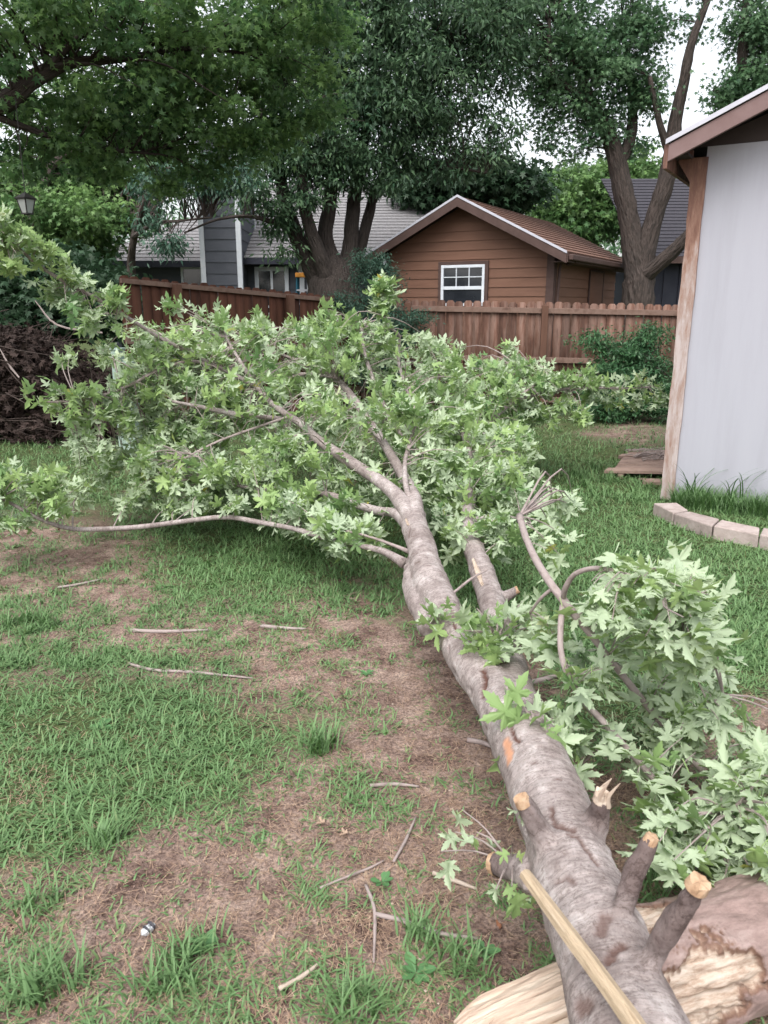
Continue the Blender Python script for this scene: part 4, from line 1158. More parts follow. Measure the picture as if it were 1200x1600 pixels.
# ---- shrubs -----------------------------------------------------------------
def shrub(label, px, Yb, stems, blobs, tmpl, lm, n_per, size, clump, tone=.45, name='shrub', droop=.2):
    b = D(px, 600, Yb)
    t = thing(name, label, 'shrub', None, (b.x, Yb, 0))
    net = []; mb = MB()
    for s in stems:
        P, r = tube(mb, [(b.x + random.uniform(-.08, .08), Yb + random.uniform(-.08, .08), 0)] + [p for p in [D(*q) for q in s]], [.022] + [.014] * (len(s) - 1) + [.005], 6, 4)
        net += [list(p) + [q] for p, q in zip(P, r)]
    C = blob_centers(blobs, .12)
    branchlets(mb, C, net, .008)
    build(mb, 'stems', M['bark_far'], t, smooth=True)
    mb = MB(); leaf_cloud(mb, tmpl, C, np.full(len(C), clump), n_per, size, tone, droop)
    build(mb, 'foliage', lm, t, kind='stuff', smooth=True)
shrub('bluish green feathery shrub growing through the fence beside the garage', 598, 12.5,
      [[(590, 520, 12.6), (585, 430, 12.7)], [(600, 500, 12.5), (612, 440, 12.5)], [(620, 520, 12.4), (650, 500, 12.3)], [(580, 520, 12.4), (555, 480, 12.3)]],
      [(590, 440, 12.7, 34, 40, 40, .3), (575, 500, 12.4, 40, 42, 46, .3), (620, 520, 12.4, 34, 40, 40, .3), (590, 570, 12.3, 60, 40, 50, .3), (570, 415, 12.7, 24, 18, 12, .2), (655, 505, 12.3, 14, 16, 8, .15), (540, 470, 12.4, 26, 12, 8, .2)],
      T_LANCE, M['leaf_juniper'], 70, .062, .20, .45)
shrub('bushy green weeds and saplings against the fence next to the shed', 985, 11.2,
      [[(985, 560, 11.4), (1010, 505, 11.5)], [(960, 560, 11.3), (925, 525, 11.4)], [(1000, 580, 11.1), (1030, 540, 11.1)], [(950, 600, 11), (930, 580, 11)], [(990, 560, 11.3), (985, 530, 11.5)]],
      [(985, 570, 11.3, 62, 34, 80, .4), (1010, 530, 11.4, 26, 26, 26, .25), (930, 535, 11.5, 30, 22, 18, .25), (950, 600, 11.1, 60, 34, 70, .4), (1020, 620, 10.9, 50, 34, 60, .4), (975, 545, 11.5, 30, 16, 12, .2), (960, 635, 10.8, 60, 20, 40, .3)],
      T_LANCE, M['leaf_shrub'], 60, .07, .20, .5)

# ---- brush pile at left --------------------------------------------------------
def brush():
    t = thing('brush_pile', 'dark heap of dead branches and brown leaves at the left edge', 'brush pile', None, D(60, 590, 9.6).xy.to_3d())
    mb = MB(); lf = MB()
    pts = []
    for k in range(1500):
        x = rng.uniform(-6.3, -3.25); yy = rng.uniform(9.0, 11.0)
        top = 1.35 - .35 * max(0, (x + 4.6)) * 1.6 - .15 * abs(yy - 10)
        if x > -4.1: top *= .8
        zz = max(.02, rng.uniform(0, 1) ** .8 * top)
        pts.append((x, yy, zz))
    for x, yy, zz in pts[:1100]:
        an = rng.uniform(0, math.pi * 2); el = rng.normal(0, .35); l = rng.uniform(.2, .9)
        d = np.array([math.cos(an) * math.cos(el), math.sin(an) * math.cos(el) * .6, math.sin(el)]) * l
        a = np.array([x, yy, zz]); b = a + d; b[2] = max(b[2], .01)
        m_ = (a + b) / 2 + rng.normal(size=3) * .05 * l
        r = rng.uniform(.003, .011)
        tube(mb, [a, m_, b], [r, r * .8, r * .4], 4, 2, caps=False)
    o = build(mb, 'sticks', M['brush'], t, kind='stuff')
    P = np.array(pts); leaf_cloud(lf, T_STAR, P, np.full(len(P), .22), 14, .085, .4)
    o = build(lf, 'dead_leaves', M['brush_leaf'], t, kind='stuff')
    for k, (a, b, c) in enumerate((((55, 470, 9.2), (90, 508, 9.1), (160, 520, 9.0)), ((0, 545, 9.0), (14, 570, 8.95), (30, 590, 8.9)))):
        mb = MB(); tube(mb, [D(*a), D(*b), D(*c)], [.006, .012, .01], 6, 4); build(mb, 'long_stick', M['twig'], t)
brush()

# ================================================================== GRASS
def blades(mb, P, az, lean, L, w, tone, seg=3, curl=1.0):
    """blades rising from P, leaning by 'lean' radians towards az, arching over"""
    n = len(P)
    d = np.column_stack([np.cos(az), np.sin(az), np.zeros(n)])
    side = np.column_stack([-np.sin(az), np.cos(az), np.zeros(n)])
    ts = np.linspace(0, 1, seg + 1)
    pos = P.copy(); rows = []
    for i in range(seg + 1):
        wi = w * (1 - ts[i]) ** .6 * (1 if i else .7)
        if i < seg:
            rows.append(pos - side * wi[:, None] * .5); rows.append(pos + side * wi[:, None] * .5)
            th = np.clip(lean + curl * (ts[i] + .5 / seg), 0, 2.0)
            pos = pos + (d * np.sin(th)[:, None] + np.array([0, 0, 1.0]) * np.cos(th)[:, None]) * (L / seg)[:, None]
            pos[:, 2] = np.maximum(pos[:, 2], P[:, 2] + .004)
        else: rows.append(pos)
    k = 2 * seg + 1
    V = np.stack(rows, 1).reshape(-1, 3)
    tf = []
    for i in range(seg - 1):
        a = 2 * i; tf += [(a, a + 1, a + 3), (a, a + 3, a + 2)]
    a = 2 * (seg - 1); tf += [(a, a + 1, a + 2)]
    F = np.array(tf)[None] + (np.arange(n) * k)[:, None, None]
    mb.add(V, F.reshape(-1, 3), tone=np.repeat(tone, k))
def sample_ground(n, y0, y1, p=1.3, spread=.62):
    u = rng.random(n)
    e = 1 - p
    Y = (y0 ** e + u * (y1 ** e - y0 ** e)) ** (1 / e)
    X = rng.uniform(-1, 1, n) * (Y * spread + .45)
    return np.column_stack([X, Y, np.zeros(n)])
def patchy(P):
    c = cover(P)
    n1 = fbm(P[:, 0] * 2.2 + 90, P[:, 1] * 2.2 + 31, 4); n2 = fbm(P[:, 0] * 9 + 9, P[:, 1] * 9 + 31, 3)
    v = c * 1.15 - .06 + (n1 - .5) * 1.25 + (n2 - .5) * 1.7
    return np.clip(v, 0, 1), c
def in_shed(P):
    q = np.array([[math.cos(R(31)), -math.sin(R(31))], [math.sin(R(31)), math.cos(R(31))]])
    l = (P[:, :2] - np.array([SHED_A.x, SHED_A.y])) @ q.T
    return (l[:, 0] > -.02) & (l[:, 1] > -.03)
def grass():
    mb = MB()
    # tufts: each a rosette of several blades
    for (n, y0, y1, p, per, Lm, wm, seg) in ((17000, 1.0, 3.4, 1.2, 6, .050, .0078, 3), (22000, 3.2, 6.5, 1.2, 6, .054, .0088, 3), (11000, 6.3, 12.6, 1.1, 6, .075, .012, 2)):
        T = sample_ground(n, y0, y1, p)
        v, c = patchy(T)
        keep = (rng.random(n) < np.clip(v * 1.15 + .035, 0, 1)) & ~in_shed(T)
        T, v, c = T[keep], v[keep], c[keep]
        T[:, 2] = ground_h(T[:, 0], T[:, 1]) - .003
        m = len(T)
        hgt = .55 + .75 * np.clip(v, 0, 1)
        big = fbm(T[:, 0] * 1.3 + 50, T[:, 1] * 1.3, 3)
        P = np.repeat(T, per, 0)
        P[:, :2] += rng.normal(size=(m * per, 2)) * .022 * (1 + (y0 > 6) * 1.2)
        az = rng.uniform(0, 2 * math.pi, m * per)
        lean = np.abs(rng.normal(.75, .40, m * per))
        L = np.repeat(Lm * hgt * rng.uniform(.7, 1.35, m), per) * rng.uniform(.5, 1.25, m * per)
        w = wm * rng.uniform(.55, 1.2, m * per) * np.repeat(rng.uniform(.6, 1.2, m), per)
        tone = np.repeat(np.clip(.42 + (big - .5) * 1.3 + rng.normal(0, .14, m), .02, .85), per) + rng.normal(0, .10, m * per)
        tone = np.clip(tone, 0, .9)
        # yellowing where the turf is thin
        dry = rng.random(m * per) < np.repeat(np.clip(.42 - .42 * v, .05, .36), per)
        tone[dry] = rng.uniform(.95, 1, dry.sum())
        blades(mb, P, az, lean, L, w, tone, seg, curl=1.1)
    # taller tufts along the blocks and shed wall, and scattered ones
    spots = []
    F = frame_at(SHED_A, R(-31))
    for k in range(260):
        q = F @ Vector((random.uniform(.12, 1.7), -random.uniform(.04, .26), 0)); spots.append((q.x, q.y, 2.5))
    for k in range(60):
        q = F @ Vector((random.uniform(-1.2, -.1), random.uniform(-.6, .5), 0)); spots.append((q.x, q.y, 1.35))
    for px, py, s in ((275, 1530, 1.0), (285, 1545, .9), (300, 1500, 1.0), (45, 1565, 1.0), (60, 1440, .9), (660, 1465, 1.2), (735, 1510, 1.1), (545, 1590, 1.3), (160, 1330, 1.3), (485, 1165, 1.5), (500, 1175, 1.4),
                      (40, 970, 1.4), (75, 975, 1.3), (10, 975, 1.3), (1020, 1370, 1.8), (1050, 1350, 1.6), (860, 1190, 1.4), (930, 735, 1.5), (900, 745, 1.4), (90, 1560, 1.4)):
        g = G(px, py)
        for k in range(5): spots.append((g.x + random.gauss(0, .03), g.y + random.gauss(0, .03), s))
    S = np.array(spots); per = 13
    P = np.zeros((len(S) * per, 3)); P[:, :2] = np.repeat(S[:, :2], per, 0) + rng.normal(size=(len(S) * per, 2)) * .018
    P[:, 2] = ground_h(P[:, 0], P[:, 1]) - .003
    s = np.repeat(S[:, 2], per)
    blades(mb, P, rng.uniform(0, 6.28, len(P)), np.abs(rng.normal(.2, .25, len(P))), .078 * s * rng.uniform(.6, 1.35, len(P)), .0082 * rng.uniform(.6, 1.2, len(P)),
           np.clip(rng.normal(.4, .2, len(P)), 0, .85), 4, curl=1.0)
    o = build(mb, 'grass', M['grass'], smooth=True); tag(o, 'patchy green crabgrass and lawn grass over the yard', 'grass', kind='stuff')
    # tall seeding stems against the shed wall
    mb = MB()
    for k in range(14):
        q = F @ Vector((random.uniform(.15, 1.2), -random.uniform(.05, .2), 0))
        n = 3
        blades(mb, np.array([[q.x, q.y, 0]] * n), rng.uniform(-3.1, .3, n), rng.uniform(-.2, .15, n), rng.uniform(.34, .52, n), np.full(n, .013), rng.uniform(.0, .3, n), 7, curl=1.5)
    o = build(mb, 'tall_grass', M['grass'], smooth=True); tag(o, 'tall arching grass blades against the pale shed wall', 'grass', kind='stuff')
    # straw and dead thatch lying flat
    T = sample_ground(85000, 1.0, 7.5, 1.25)
    v, c = patchy(T)
    dens = fbm(T[:, 0] * 3 + 7, T[:, 1] * 3 + 70, 3)
    keep = rng.random(len(T)) < np.clip((1.0 - v) * .9 * np.clip((dens - .33) * 5, .1, 1), .14, 1)
    T = T[keep]; T[:, 2] = ground_h(T[:, 0], T[:, 1]) + .002
    n = len(T)
    mb = MB()
    blades(mb, T, rng.uniform(0, 6.28, n), rng.normal(1.35, .12, n), rng.uniform(.02, .065, n), rng.uniform(.0012, .0030, n), np.zeros(n), 2, curl=.2)
    o = build(mb, 'straw', M['straw']); tag(o, 'dry straw and clippings lying on the bare soil', 'straw', kind='stuff')
    # crumbs of soil, pebbles and pale chips
    mb = MB()
    T = sample_ground(26000, 1.0, 6.0, 1.3); v, c = patchy(T); T = T[rng.random(len(T)) < 1 - v]
    T[:, 2] = ground_h(T[:, 0], T[:, 1]) + .001
    tv = np.array([(1,0,0),(0,1,0),(-1,0,0),(0,-1,0),(0,0,.8),(.1,.1,-.6)]); tf = np.array([(0,1,4),(1,2,4),(2,3,4),(3,0,4)])
    n = len(T); Rm = orient(rng.normal(size=(n, 3)), rng.normal(size=(n, 3)))
    scatter(mb, (tv, tf), T, Rm, rng.uniform(.0015, .005, n), np.zeros(n))
    o = build(mb, 'soil_crumbs', noise_mat('soil crumbs', [(.05, .03, .026), (.18, .12, .10), (.38, .28, .23)], 60, bump=0)); tag(o, 'crumbs of soil and grit on the bare ground', 'soil', kind='stuff')
grass()

# ================================================================== FALLEN TREE
def H_(pts):
    """(px, py, height, width px) -> (x, y, z, radius)"""
    o = []
    for px, py, h, w in pts:
        p = G(px, py, h); o.append((p.x, p.y, p.z, w * .5 * mpp(p)))
    return o
def spray_leaves(tips, dirs, n_per, size, flip=.5, tone0=.45, droop=.45):
    """petioled leaves in pairs along the last part of each twig -> P, R, s, tone"""
    n = len(tips) * n_per
    t = np.repeat(tips, n_per, 0); d = np.repeat(norm(dirs), n_per, 0)
    back = np.abs(rng.normal(0, .09, n)) * (size / .11)
    rad = norm(rng.normal(size=(n, 3)))
    rad = norm(rad - d * np.sum(rad * d, -1, keepdims=True))
    P = t - d * back[:, None] + rng.normal(size=(n, 3)) * .004
    tip = norm(d * rng.uniform(.2, .9, (n, 1)) + rad * .9 + np.array([0, 0, 1.0]) * (-droop + .35))
    up = np.array([0, 0, 1.0]) + rng.normal(size=(n, 3)) * .5
    tip = norm(tip + np.array([0, 0, -.5]))
    f = rng.random(n) < flip
    up[f] *= -1
    Rm = orient(tip, up)
    s = size * rng.uniform(.42, 1.22, n) * np.repeat(rng.uniform(.85, 1.15, len(tips)), n_per)
    tone = np.clip(np.repeat(rng.normal(tone0, .2, len(tips)), n_per) + rng.normal(0, .12, n), 0, .88)
    y = rng.random(n) < .012; tone[y] = rng.uniform(.93, 1, y.sum())
    return P, Rm, s, tone
T_FAR = [maple_template(a, b, .45, False) for a, b in ((R(20), .12), (R(50), -.15), (R(75), .25), (R(35), .35))]
LEAF_MESH = []
for k, (tv, tf) in enumerate(T_NEAR):
    for tn in (.25, .5, .75):
        mb = MB(); mb.add(tv, tf, tone=np.full(len(tv), tn)); me = mb.mesh('leaf'); me.materials.append(M['leaf_fallen']); LEAF_MESH.append(me)
def put_leaves(root_o, P, Rm, s, tone, n_single=300):
    """nearest leaves as single parts, the rest as one part"""
    kind = rng.integers(0, 4, len(P))
    px, py, d = proj(P)
    size = np.where((px > -20) & (px < 1220) & (py > 0) & (py < 1600), s / d, 0)
    order = np.argsort(-size)
    single = order[:n_single]
    for i in single:
        me = LEAF_MESH[kind[i] * 3 + min(2, int(tone[i] * 3))]
        Mx = Matrix.Translation(Vector(P[i])) @ Matrix(Rm[i].tolist()).to_4x4() @ Matrix.Scale(float(s[i]), 4)
        place('leaf', me, Mx, root_o)
    rest = np.ones(len(P), bool); rest[single] = False
    mb = MB()
    far = d > 4.9
    for k in range(4):
        q = rest & (kind == k) & ~far
        scatter(mb, T_NEAR[k], P[q], Rm[q], s[q], tone[q])
        q = rest & (kind == k) & far
        scatter(mb, T_FAR[k], P[q], Rm[q], s[q], tone[q])
    build(mb, 'foliage', M['leaf_fallen'], root_o, kind='stuff', smooth=True)

ft = thing('fallen_tree', 'fallen silver maple with grey trunk and leafy crown lying across the yard', 'fallen tree', None, G(800, 1150))
# --- trunk, second stem, stubs as one body
main = H_([(1010, 1700, .40, 210), (995, 1640, .40, 192), (978, 1590, .40, 176), (950, 1510, .40, 154), (925, 1440, .39, 138), (905, 1385, .385, 132), (887, 1330, .38, 122), (868, 1280, .37, 116), (843, 1210, .36, 110), (820, 1155, .35, 108),
           (800, 1115, .34, 98), (770, 1078, .33, 76), (735, 1040, .33, 64), (708, 990, .34, 56), (692, 950, .36, 56), (673, 910, .38, 54), (661, 865, .41, 46), (650, 830, .43, 42), (645, 806, .45, 38)])
second = H_([(822, 1150, .33, 80), (805, 1100, .31, 76), (795, 1055, .30, 62), (787, 1010, .30, 48), (770, 950, .31, 42), (757, 905, .33, 40), (744, 868, .35, 34), (732, 835, .37, 24)])
mb = MB()
tube(mb, [p[:3] for p in main], [p[3] for p in main], 28, 3)
tube(mb, [p[:3] for p in second], [p[3] for p in second], 24, 3)
cuts = []; young = []
def stub(pts, flare=1.15):
    """stub from inside the trunk outwards; its last ring is the cut"""
    r = [p[3] for p in pts]; r[0] *= flare
    tube(mb, [p[:3] for p in pts], r, 14, 4)
    a, b = np.array(pts[-2][:3]), np.array(pts[-1][:3])
    cuts.append((b, norm(b - a), pts[-1][3])); young.append([np.array(p) for p in pts[1:]])
stub(H_([(875, 1350, .40, 60), (845, 1300, .46, 42), (815, 1250, .54, 27)]))
stub(H_([(905, 1320, .40, 62), (930, 1285, .45, 46), (940, 1245, .53, 26)]))
stub(H_([(940, 1480, .42, 60), (968, 1430, .47, 34), (988, 1370, .54, 25), (1018, 1310, .62, 24)]))
stub(H_([(975, 1560, .42, 80), (1010, 1510, .47, 46), (1048, 1445, .57, 38), (1092, 1380, .68, 38)]))
stub(H_([(840, 1365, .32, 56), (810, 1358, .29, 42), (775, 1350, .26, 40)]))
stub(H_([(775, 935, .31, 26), (790, 932, .33, 17), (808, 922, .36, 13)]), 1.2)
stub(H_([(668, 960, .33, 22), (650, 957, .30, 15)]), 1.1)
# swelling where the stems part and along the underside
tube(mb, [p[:3] for p in H_([(668, 985, .31, 30), (655, 930, .32, 44), (650, 895, .34, 40), (655, 860, .36, 30)])], [p[3] for p in H_([(668, 985, .31, 26), (655, 930, .32, 44), (650, 895, .34, 40), (655, 860, .36, 30)])], 16, 3)
me = mb.mesh('trunk')
tmp = bpy.data.objects.new('trunk', me); col.objects.link(tmp)
rm = tmp.modifiers.new('r', 'REMESH'); rm.mode = 'VOXEL'; rm.voxel_size = .0065; rm.use_smooth_shade = True
sm = tmp.modifiers.new('s', 'SMOOTH'); sm.iterations = 7; sm.factor = .6
bpy.context.view_layer.update()
ev = tmp.evaluated_get(bpy.context.evaluated_depsgraph_get())
tme = bpy.data.meshes.new_from_object(ev)
bpy.data.objects.remove(tmp)
nv = len(tme.vertices)
co = np.zeros(nv * 3); tme.vertices.foreach_get('co', co); co = co.reshape(-1, 3)
no = np.zeros(nv * 3); tme.vertices.foreach_get('normal', no); no = no.reshape(-1, 3)
# straightened coordinates from the nearest point of the centre line
cl = catmull(np.array(main), 8)
T_, N_, B_ = frames(cl[:, :3])
sl_ = np.concatenate([[0], np.cumsum(np.linalg.norm(np.diff(cl[:, :3], axis=0), axis=1))])
d2 = ((co[:, None, :] - cl[None, ::2, :3]) ** 2).sum(-1); ii = d2.argmin(1) * 2
off = co - cl[ii, :3]
bco = np.column_stack([sl_[ii] + (off * T_[ii]).sum(1), (off * N_[ii]).sum(1), (off * B_[ii]).sum(1)])
# relief: swellings, ridges, and eyes round the stubs
disp = np.zeros(nv)
for i in range(nv):
    q = Vector(bco[i])
    disp[i] = .0085 * mnoise.noise(q * 7) + .0035 * mnoise.noise(Vector((q.x * 60, q.y * 12, q.z * 12))) + .003 * mnoise.noise(q * 38) - .010 * max(0, mnoise.noise(Vector((q.x * 9 + 7, q.y * 16, q.z * 16))) - .34) * 2.4
crack = np.zeros(nv); scrape = np.zeros(nv)
tri_bvh = BVHTree.FromPolygons([Vector(c) for c in co], [tuple(p.vertices) for p in tme.polygons])
def surf(px, py):
    h, n, idx, dd = tri_bvh.ray_cast(Vector((0, 0, CAM_H)), ray(px, py).normalized())
    return h
def mark(arr, line, w, depth_=0.0, strength=1.0):
    pts = [p for p in (surf(*q) for q in line) if p is not None]
    if len(pts) < 2: return
    P = catmull(np.array([list(p) for p in pts]), 8)
    P = P + rng.normal(size=P.shape) * w * .25
    dmin = np.full(nv, 9.0)
    for p in P: dmin = np.minimum(dmin, ((co - p) ** 2).sum(1))
    dmin = np.sqrt(dmin)
    k = np.clip(1.6 - dmin / w, 0, 1) * strength
    np.maximum(arr, k, out=arr)
    if depth_: disp[:] -= k * depth_
mark(crack, [(790, 1095), (797, 1120), (803, 1150), (812, 1160)], .0055, .007)
mark(crack, [(706, 955), (709, 975), (714, 985)], .005, .006)
mark(crack, [(755, 1045), (757, 1065), (754, 1085)], .010, .012)
mark(crack, [(860, 1260), (866, 1285), (880, 1290), (898, 1296)], .006, .008, .8)
mark(crack, [(888, 1300), (906, 1310), (920, 1330), (935, 1350)], .005, .008, .7)
mark(crack, [(700, 1010), (715, 1060), (745, 1120), (760, 1140)], .006, .012, .7)
mark(crack, [(670, 955), (685, 957), (700, 957)], .005, .005, .8)
mark(crack, [(640, 825), (638, 840)], .005, .005, .7)
mark(crack, [(950, 1500), (962, 1480), (975, 1475)], .007, .009, .8)
mark(crack, [(940, 1440), (938, 1455), (946, 1430)], .009, .008, .7)
mark(crack, [(778, 1036), (790, 1034)], .010, .004, .8)
mark(crack, [(905, 1570), (918, 1575)], .012, .006, .7)
mark(crack, [(870, 1378), (885, 1372), (898, 1380)], .005, .008, .6)
for px, py in ((641, 850), (646, 866), (652, 880), (660, 868), (645, 838), (668, 885), (870, 1220), (836, 1195), (700, 935), (720, 1000)):
    mark(crack, [(px - 4, py), (px + 4, py - 1)], .0035, .003, .6)
mark(scrape, [(793, 1160), (796, 1175), (797, 1190)], .011, .003, .8)
mark(scrape, [(795, 1100), (805, 1106)], .004, 0, .4)
co2 = co + no * disp[:, None]
tme.vertices.foreach_set('co', co2.ravel())
a_ = tme.attributes.new('bco', 'FLOAT_VECTOR', 'POINT'); a_.data.foreach_set('vector', bco.ravel())
a_ = tme.attributes.new('crack', 'FLOAT', 'POINT'); a_.data.foreach_set('value', crack)
a_ = tme.attributes.new('scrape', 'FLOAT', 'POINT'); a_.data.foreach_set('value', scrape)
yv = np.zeros(nv)
for st_ in young[:5]:
    q = catmull(np.array(st_), 6)
    for k, c in enumerate(q):
        dd = np.linalg.norm(co - c[:3], axis=1)
        yv = np.maximum(yv, np.clip((c[3] * 2.0 - dd) / (c[3] * .8), 0, 1) * min(1, (k + 1) / 6))
a_ = tme.attributes.new('young', 'FLOAT', 'POINT'); a_.data.foreach_set('value', yv)
tme.materials.clear()
tr = link('trunk', tme, M['bark_fallen'], None, smooth=True); link2(tr, ft)
tme.update()

# cut ends, slightly proud, irregular
for i, (c, d, r) in enumerate(cuts):
    mb = MB(); n = 16
    x = np.cross(d, [0, 0, 1.0]); x /= np.linalg.norm(x); y = np.cross(d, x)
    ring0 = [c - d * .012 + (x * math.cos(a) + y * math.sin(a)) * r * .98 for a in np.linspace(0, 2 * math.pi, n, endpoint=False)]
    jag = .02 if i == 1 else .004
    ring1 = [c + d * (.004 + rng.uniform(0, jag)) + (x * math.cos(a) + y * math.sin(a)) * r * rng.uniform(.78, .97) for a in np.linspace(0, 2 * math.pi, n, endpoint=False)]
    V = ring0 + ring1 + [c + d * (.005 + (.02 if i == 1 else 0))]
    F = [(k, (k + 1) % n, n + (k + 1) % n, n + k) for k in range(n)] + [(n + k, n + (k + 1) % n, 2 * n) for k in range(n)]
    mb.add(V, F, bco=np.array(V)); build(mb, 'cut_end', M['wood_cut'] if i not in (1, 6) else M['wood_pale'], ft)
# torn splinters at the second stub and the split in the second stem
for k in range(5):
    c, d, r = cuts[1]
    o0 = c + rng.normal(size=3) * r * .5 - d * .02
    mb = MB(); tube(mb, [o0, o0 + d * .03 + rng.normal(size=3) * .004, o0 + d * rng.uniform(.04, .08) + rng.normal(size=3) * .010], [.006, .005, .001], 5, 2); build(mb, 'splinter', M['wood_pale'], ft)
def on_trunk(px, py, lift=.004):
    h, n, idx, dd = tri_bvh.ray_cast(Vector((0, 0, CAM_H)), ray(px, py).normalized())
    return (h + n * lift, n) if h else None
def strip(line, w, m, name, th=.006):
    pr = [q for q in (on_trunk(*p) for p in line) if q]
    if len(pr) < 2: return
    mb = MB()
    P = [q[0] for q in pr]; Nn = [q[1] for q in pr]
    V = []
    for i in range(len(P)):
        t = (P[min(i + 1, len(P) - 1)] - P[max(i - 1, 0)]).normalized(); s_ = t.cross(Nn[i]).normalized()
        ww = w * (1 if 0 < i < len(P) - 1 else .5)
        V += [P[i] - s_ * ww - Nn[i] * .01, P[i] - s_ * ww * .8 + Nn[i] * th, P[i] + s_ * ww * .8 + Nn[i] * th * .7, P[i] + s_ * ww - Nn[i] * .01]
    F = []
    for i in range(len(P) - 1):
        for j in range(3): a = i * 4 + j; F.append((a, a + 1, a + 5, a + 4))
    F += [(0, 3, 2, 1), (len(V) - 4, len(V) - 3, len(V) - 2, len(V) - 1)]
    mb.add([tuple(v) for v in V], F, bco=np.array([tuple(v) for v in V])); build(mb, name, m, ft)
strip([(740, 875), (747, 895), (754, 915)], .013, M['wood_pale'], 'split_wood', .006)
strip([(635, 812), (638, 820)], .010, M['wood_pale'], 'split_wood', .004)

# --- limbs: (px, py, Y, width px)
fk = main[-1]
def limb(pts, name='limb', m=None, sm_=5, seg=10, start=None):
    l = L_(pts)
    if start is not None: l = [start] + l
    mb = MB(); P, r = tube(mb, [p[:3] for p in l], [p[3] for p in l], seg, sm_, wob=.10)
    build(mb, name, m or (M['bark_fallen'] if max(p[3] for p in l) > .014 else M['twig']), ft, smooth=True)
    return [list(p) + [q] for p, q in zip(P, r)]
Yf = fk[1]
net = []
net += [list(p) for p in cl[-60:]]
net += [list(p) for p in catmull(np.array(second), 5)[12:]]
st = (main[-2][0], main[-2][1], main[-2][2], fk[3] * .8)
L1 = limb([(628, 785, Yf + .1, 27), (600, 757, Yf + .3, 20), (548, 722, Yf + .6, 18), (503, 692, Yf + .85, 15), (470, 662, Yf + 1.05, 12), (430, 635, Yf + 1.3, 9), (402, 605, Yf + 1.5, 8), (372, 560, Yf + 1.8, 6), (350, 520, Yf + 2.0, 4)], start=st)
L2 = limb([(641, 785, Yf + .05, 11), (634, 755, Yf + .2, 9), (633, 720, Yf + .5, 7), (641, 690, Yf + .7, 6), (650, 650, Yf + 1.0, 5), (636, 610, Yf + 1.4, 4)], start=st)
L3 = limb([(618, 803, Yf + .05, 16), (590, 798, Yf + .15, 14), (545, 785, Yf + .3, 12), (510, 772, Yf + .4, 10), (455, 770, Yf + .6, 7), (390, 762, Yf + .8, 5), (310, 750, Yf + .95, 3)], start=st)
L4 = limb([(648, 780, Yf + .1, 22), (628, 740, Yf + .5, 17), (604, 700, Yf + .95, 14), (575, 655, Yf + 1.5, 12), (540, 607, Yf + 2.1, 11), (505, 578, Yf + 2.5, 7), (462, 562, Yf + 2.8, 5), (415, 545, Yf + 3.0, 3)], start=st)
L4b = limb([(530, 592, Yf + 2.2, 6), (490, 585, Yf + 2.4, 5), (450, 584, Yf + 2.6, 4)])
L5 = limb([(402, 605, Yf + 1.5, 8), (365, 585, Yf + 1.45, 7), (330, 568, Yf + 1.4, 7), (290, 548, Yf + 1.25, 7), (250, 528, Yf + 1.1, 6), (205, 500, Yf + .95, 6), (150, 466, Yf + .8, 6), (110, 445, Yf + .7, 6), (65, 418, Yf + .6, 5), (25, 385, Yf + .5, 5), (-15, 358, Yf + .4, 4), (-60, 325, Yf + .3, 3)])
L6 = limb([(330, 572, Yf + 1.4, 6), (298, 564, Yf + 1.25, 5), (252, 576, Yf + 1.1, 5), (210, 598, Yf + 1.0, 4.5), (160, 618, Yf + .95, 4), (110, 627, Yf + .9, 3.5), (60, 628, Yf + .85, 2.5)])
L7 = limb([(440, 655, Yf + 1.2, 8), (400, 650, Yf + 1.1, 8), (368, 647, Yf + 1.05, 9), (325, 638, Yf + 1.0, 7), (270, 627, Yf + .95, 4)])
L8 = limb([(632, 880, Yf - .45, 18), (600, 862, Yf - .3, 11), (560, 852, Yf - .2, 9), (500, 838, Yf - .05, 9), (455, 825, Yf + .1, 8), (400, 815, Yf + .25, 8), (355, 808, Yf + .35, 8), (300, 813, Yf + .35, 8), (220, 823, Yf + .35, 8), (150, 827, Yf + .4, 8), (105, 825, Yf + .4, 7), (60, 810, Yf + .35, 6), (0, 778, Yf + .3, 5), (-60, 760, Yf + .2, 4)])
L9 = limb([(640, 690, Yf + 1.2, 8), (612, 660, Yf + 1.8, 8), (592, 615, Yf + 2.3, 8), (578, 580, Yf + 2.6, 7), (568, 545, Yf + 2.8, 6), (564, 508, Yf + 3.0, 5)])
L10 = limb([(735, 800, Yf + .2, 13), (745, 730, Yf + 1.0, 11), (762, 668, Yf + 2.0, 9), (795, 632, Yf + 2.5, 8), (835, 616, Yf + 2.7, 6), (880, 608, Yf + 2.8, 5), (930, 606, Yf + 2.9, 4), (980, 607, Yf + 3, 3), (1020, 604, Yf + 3, 2)])
L10b = limb([(795, 632, Yf + 2.5, 5), (830, 606, Yf + 2.6, 4), (870, 590, Yf + 2.8, 3), (930, 585, Yf + 2.9, 2)])
L11 = limb([(650, 650, Yf + 1.4, 6), (632, 600, Yf + 2.2, 5), (622, 560, Yf + 2.5, 5), (624, 525, Yf + 2.5, 4), (606, 508, Yf + 2.4, 4), (598, 470, Yf + 2.4, 3), (598, 440, Yf + 2.4, 2)])
L12 = limb([(640, 862, Yf - .4, 8), (610, 850, Yf - .3, 5), (575, 838, Yf - .2, 4), (520, 824, Yf - .1, 3), (490, 812, Yf - .05, 2)])
L13 = limb([(736, 845, Yf - .2, 16), (740, 815, Yf, 9), (762, 808, Yf + .1, 7), (790, 806, Yf + .1, 5), (830, 818, Yf + .15, 3)])
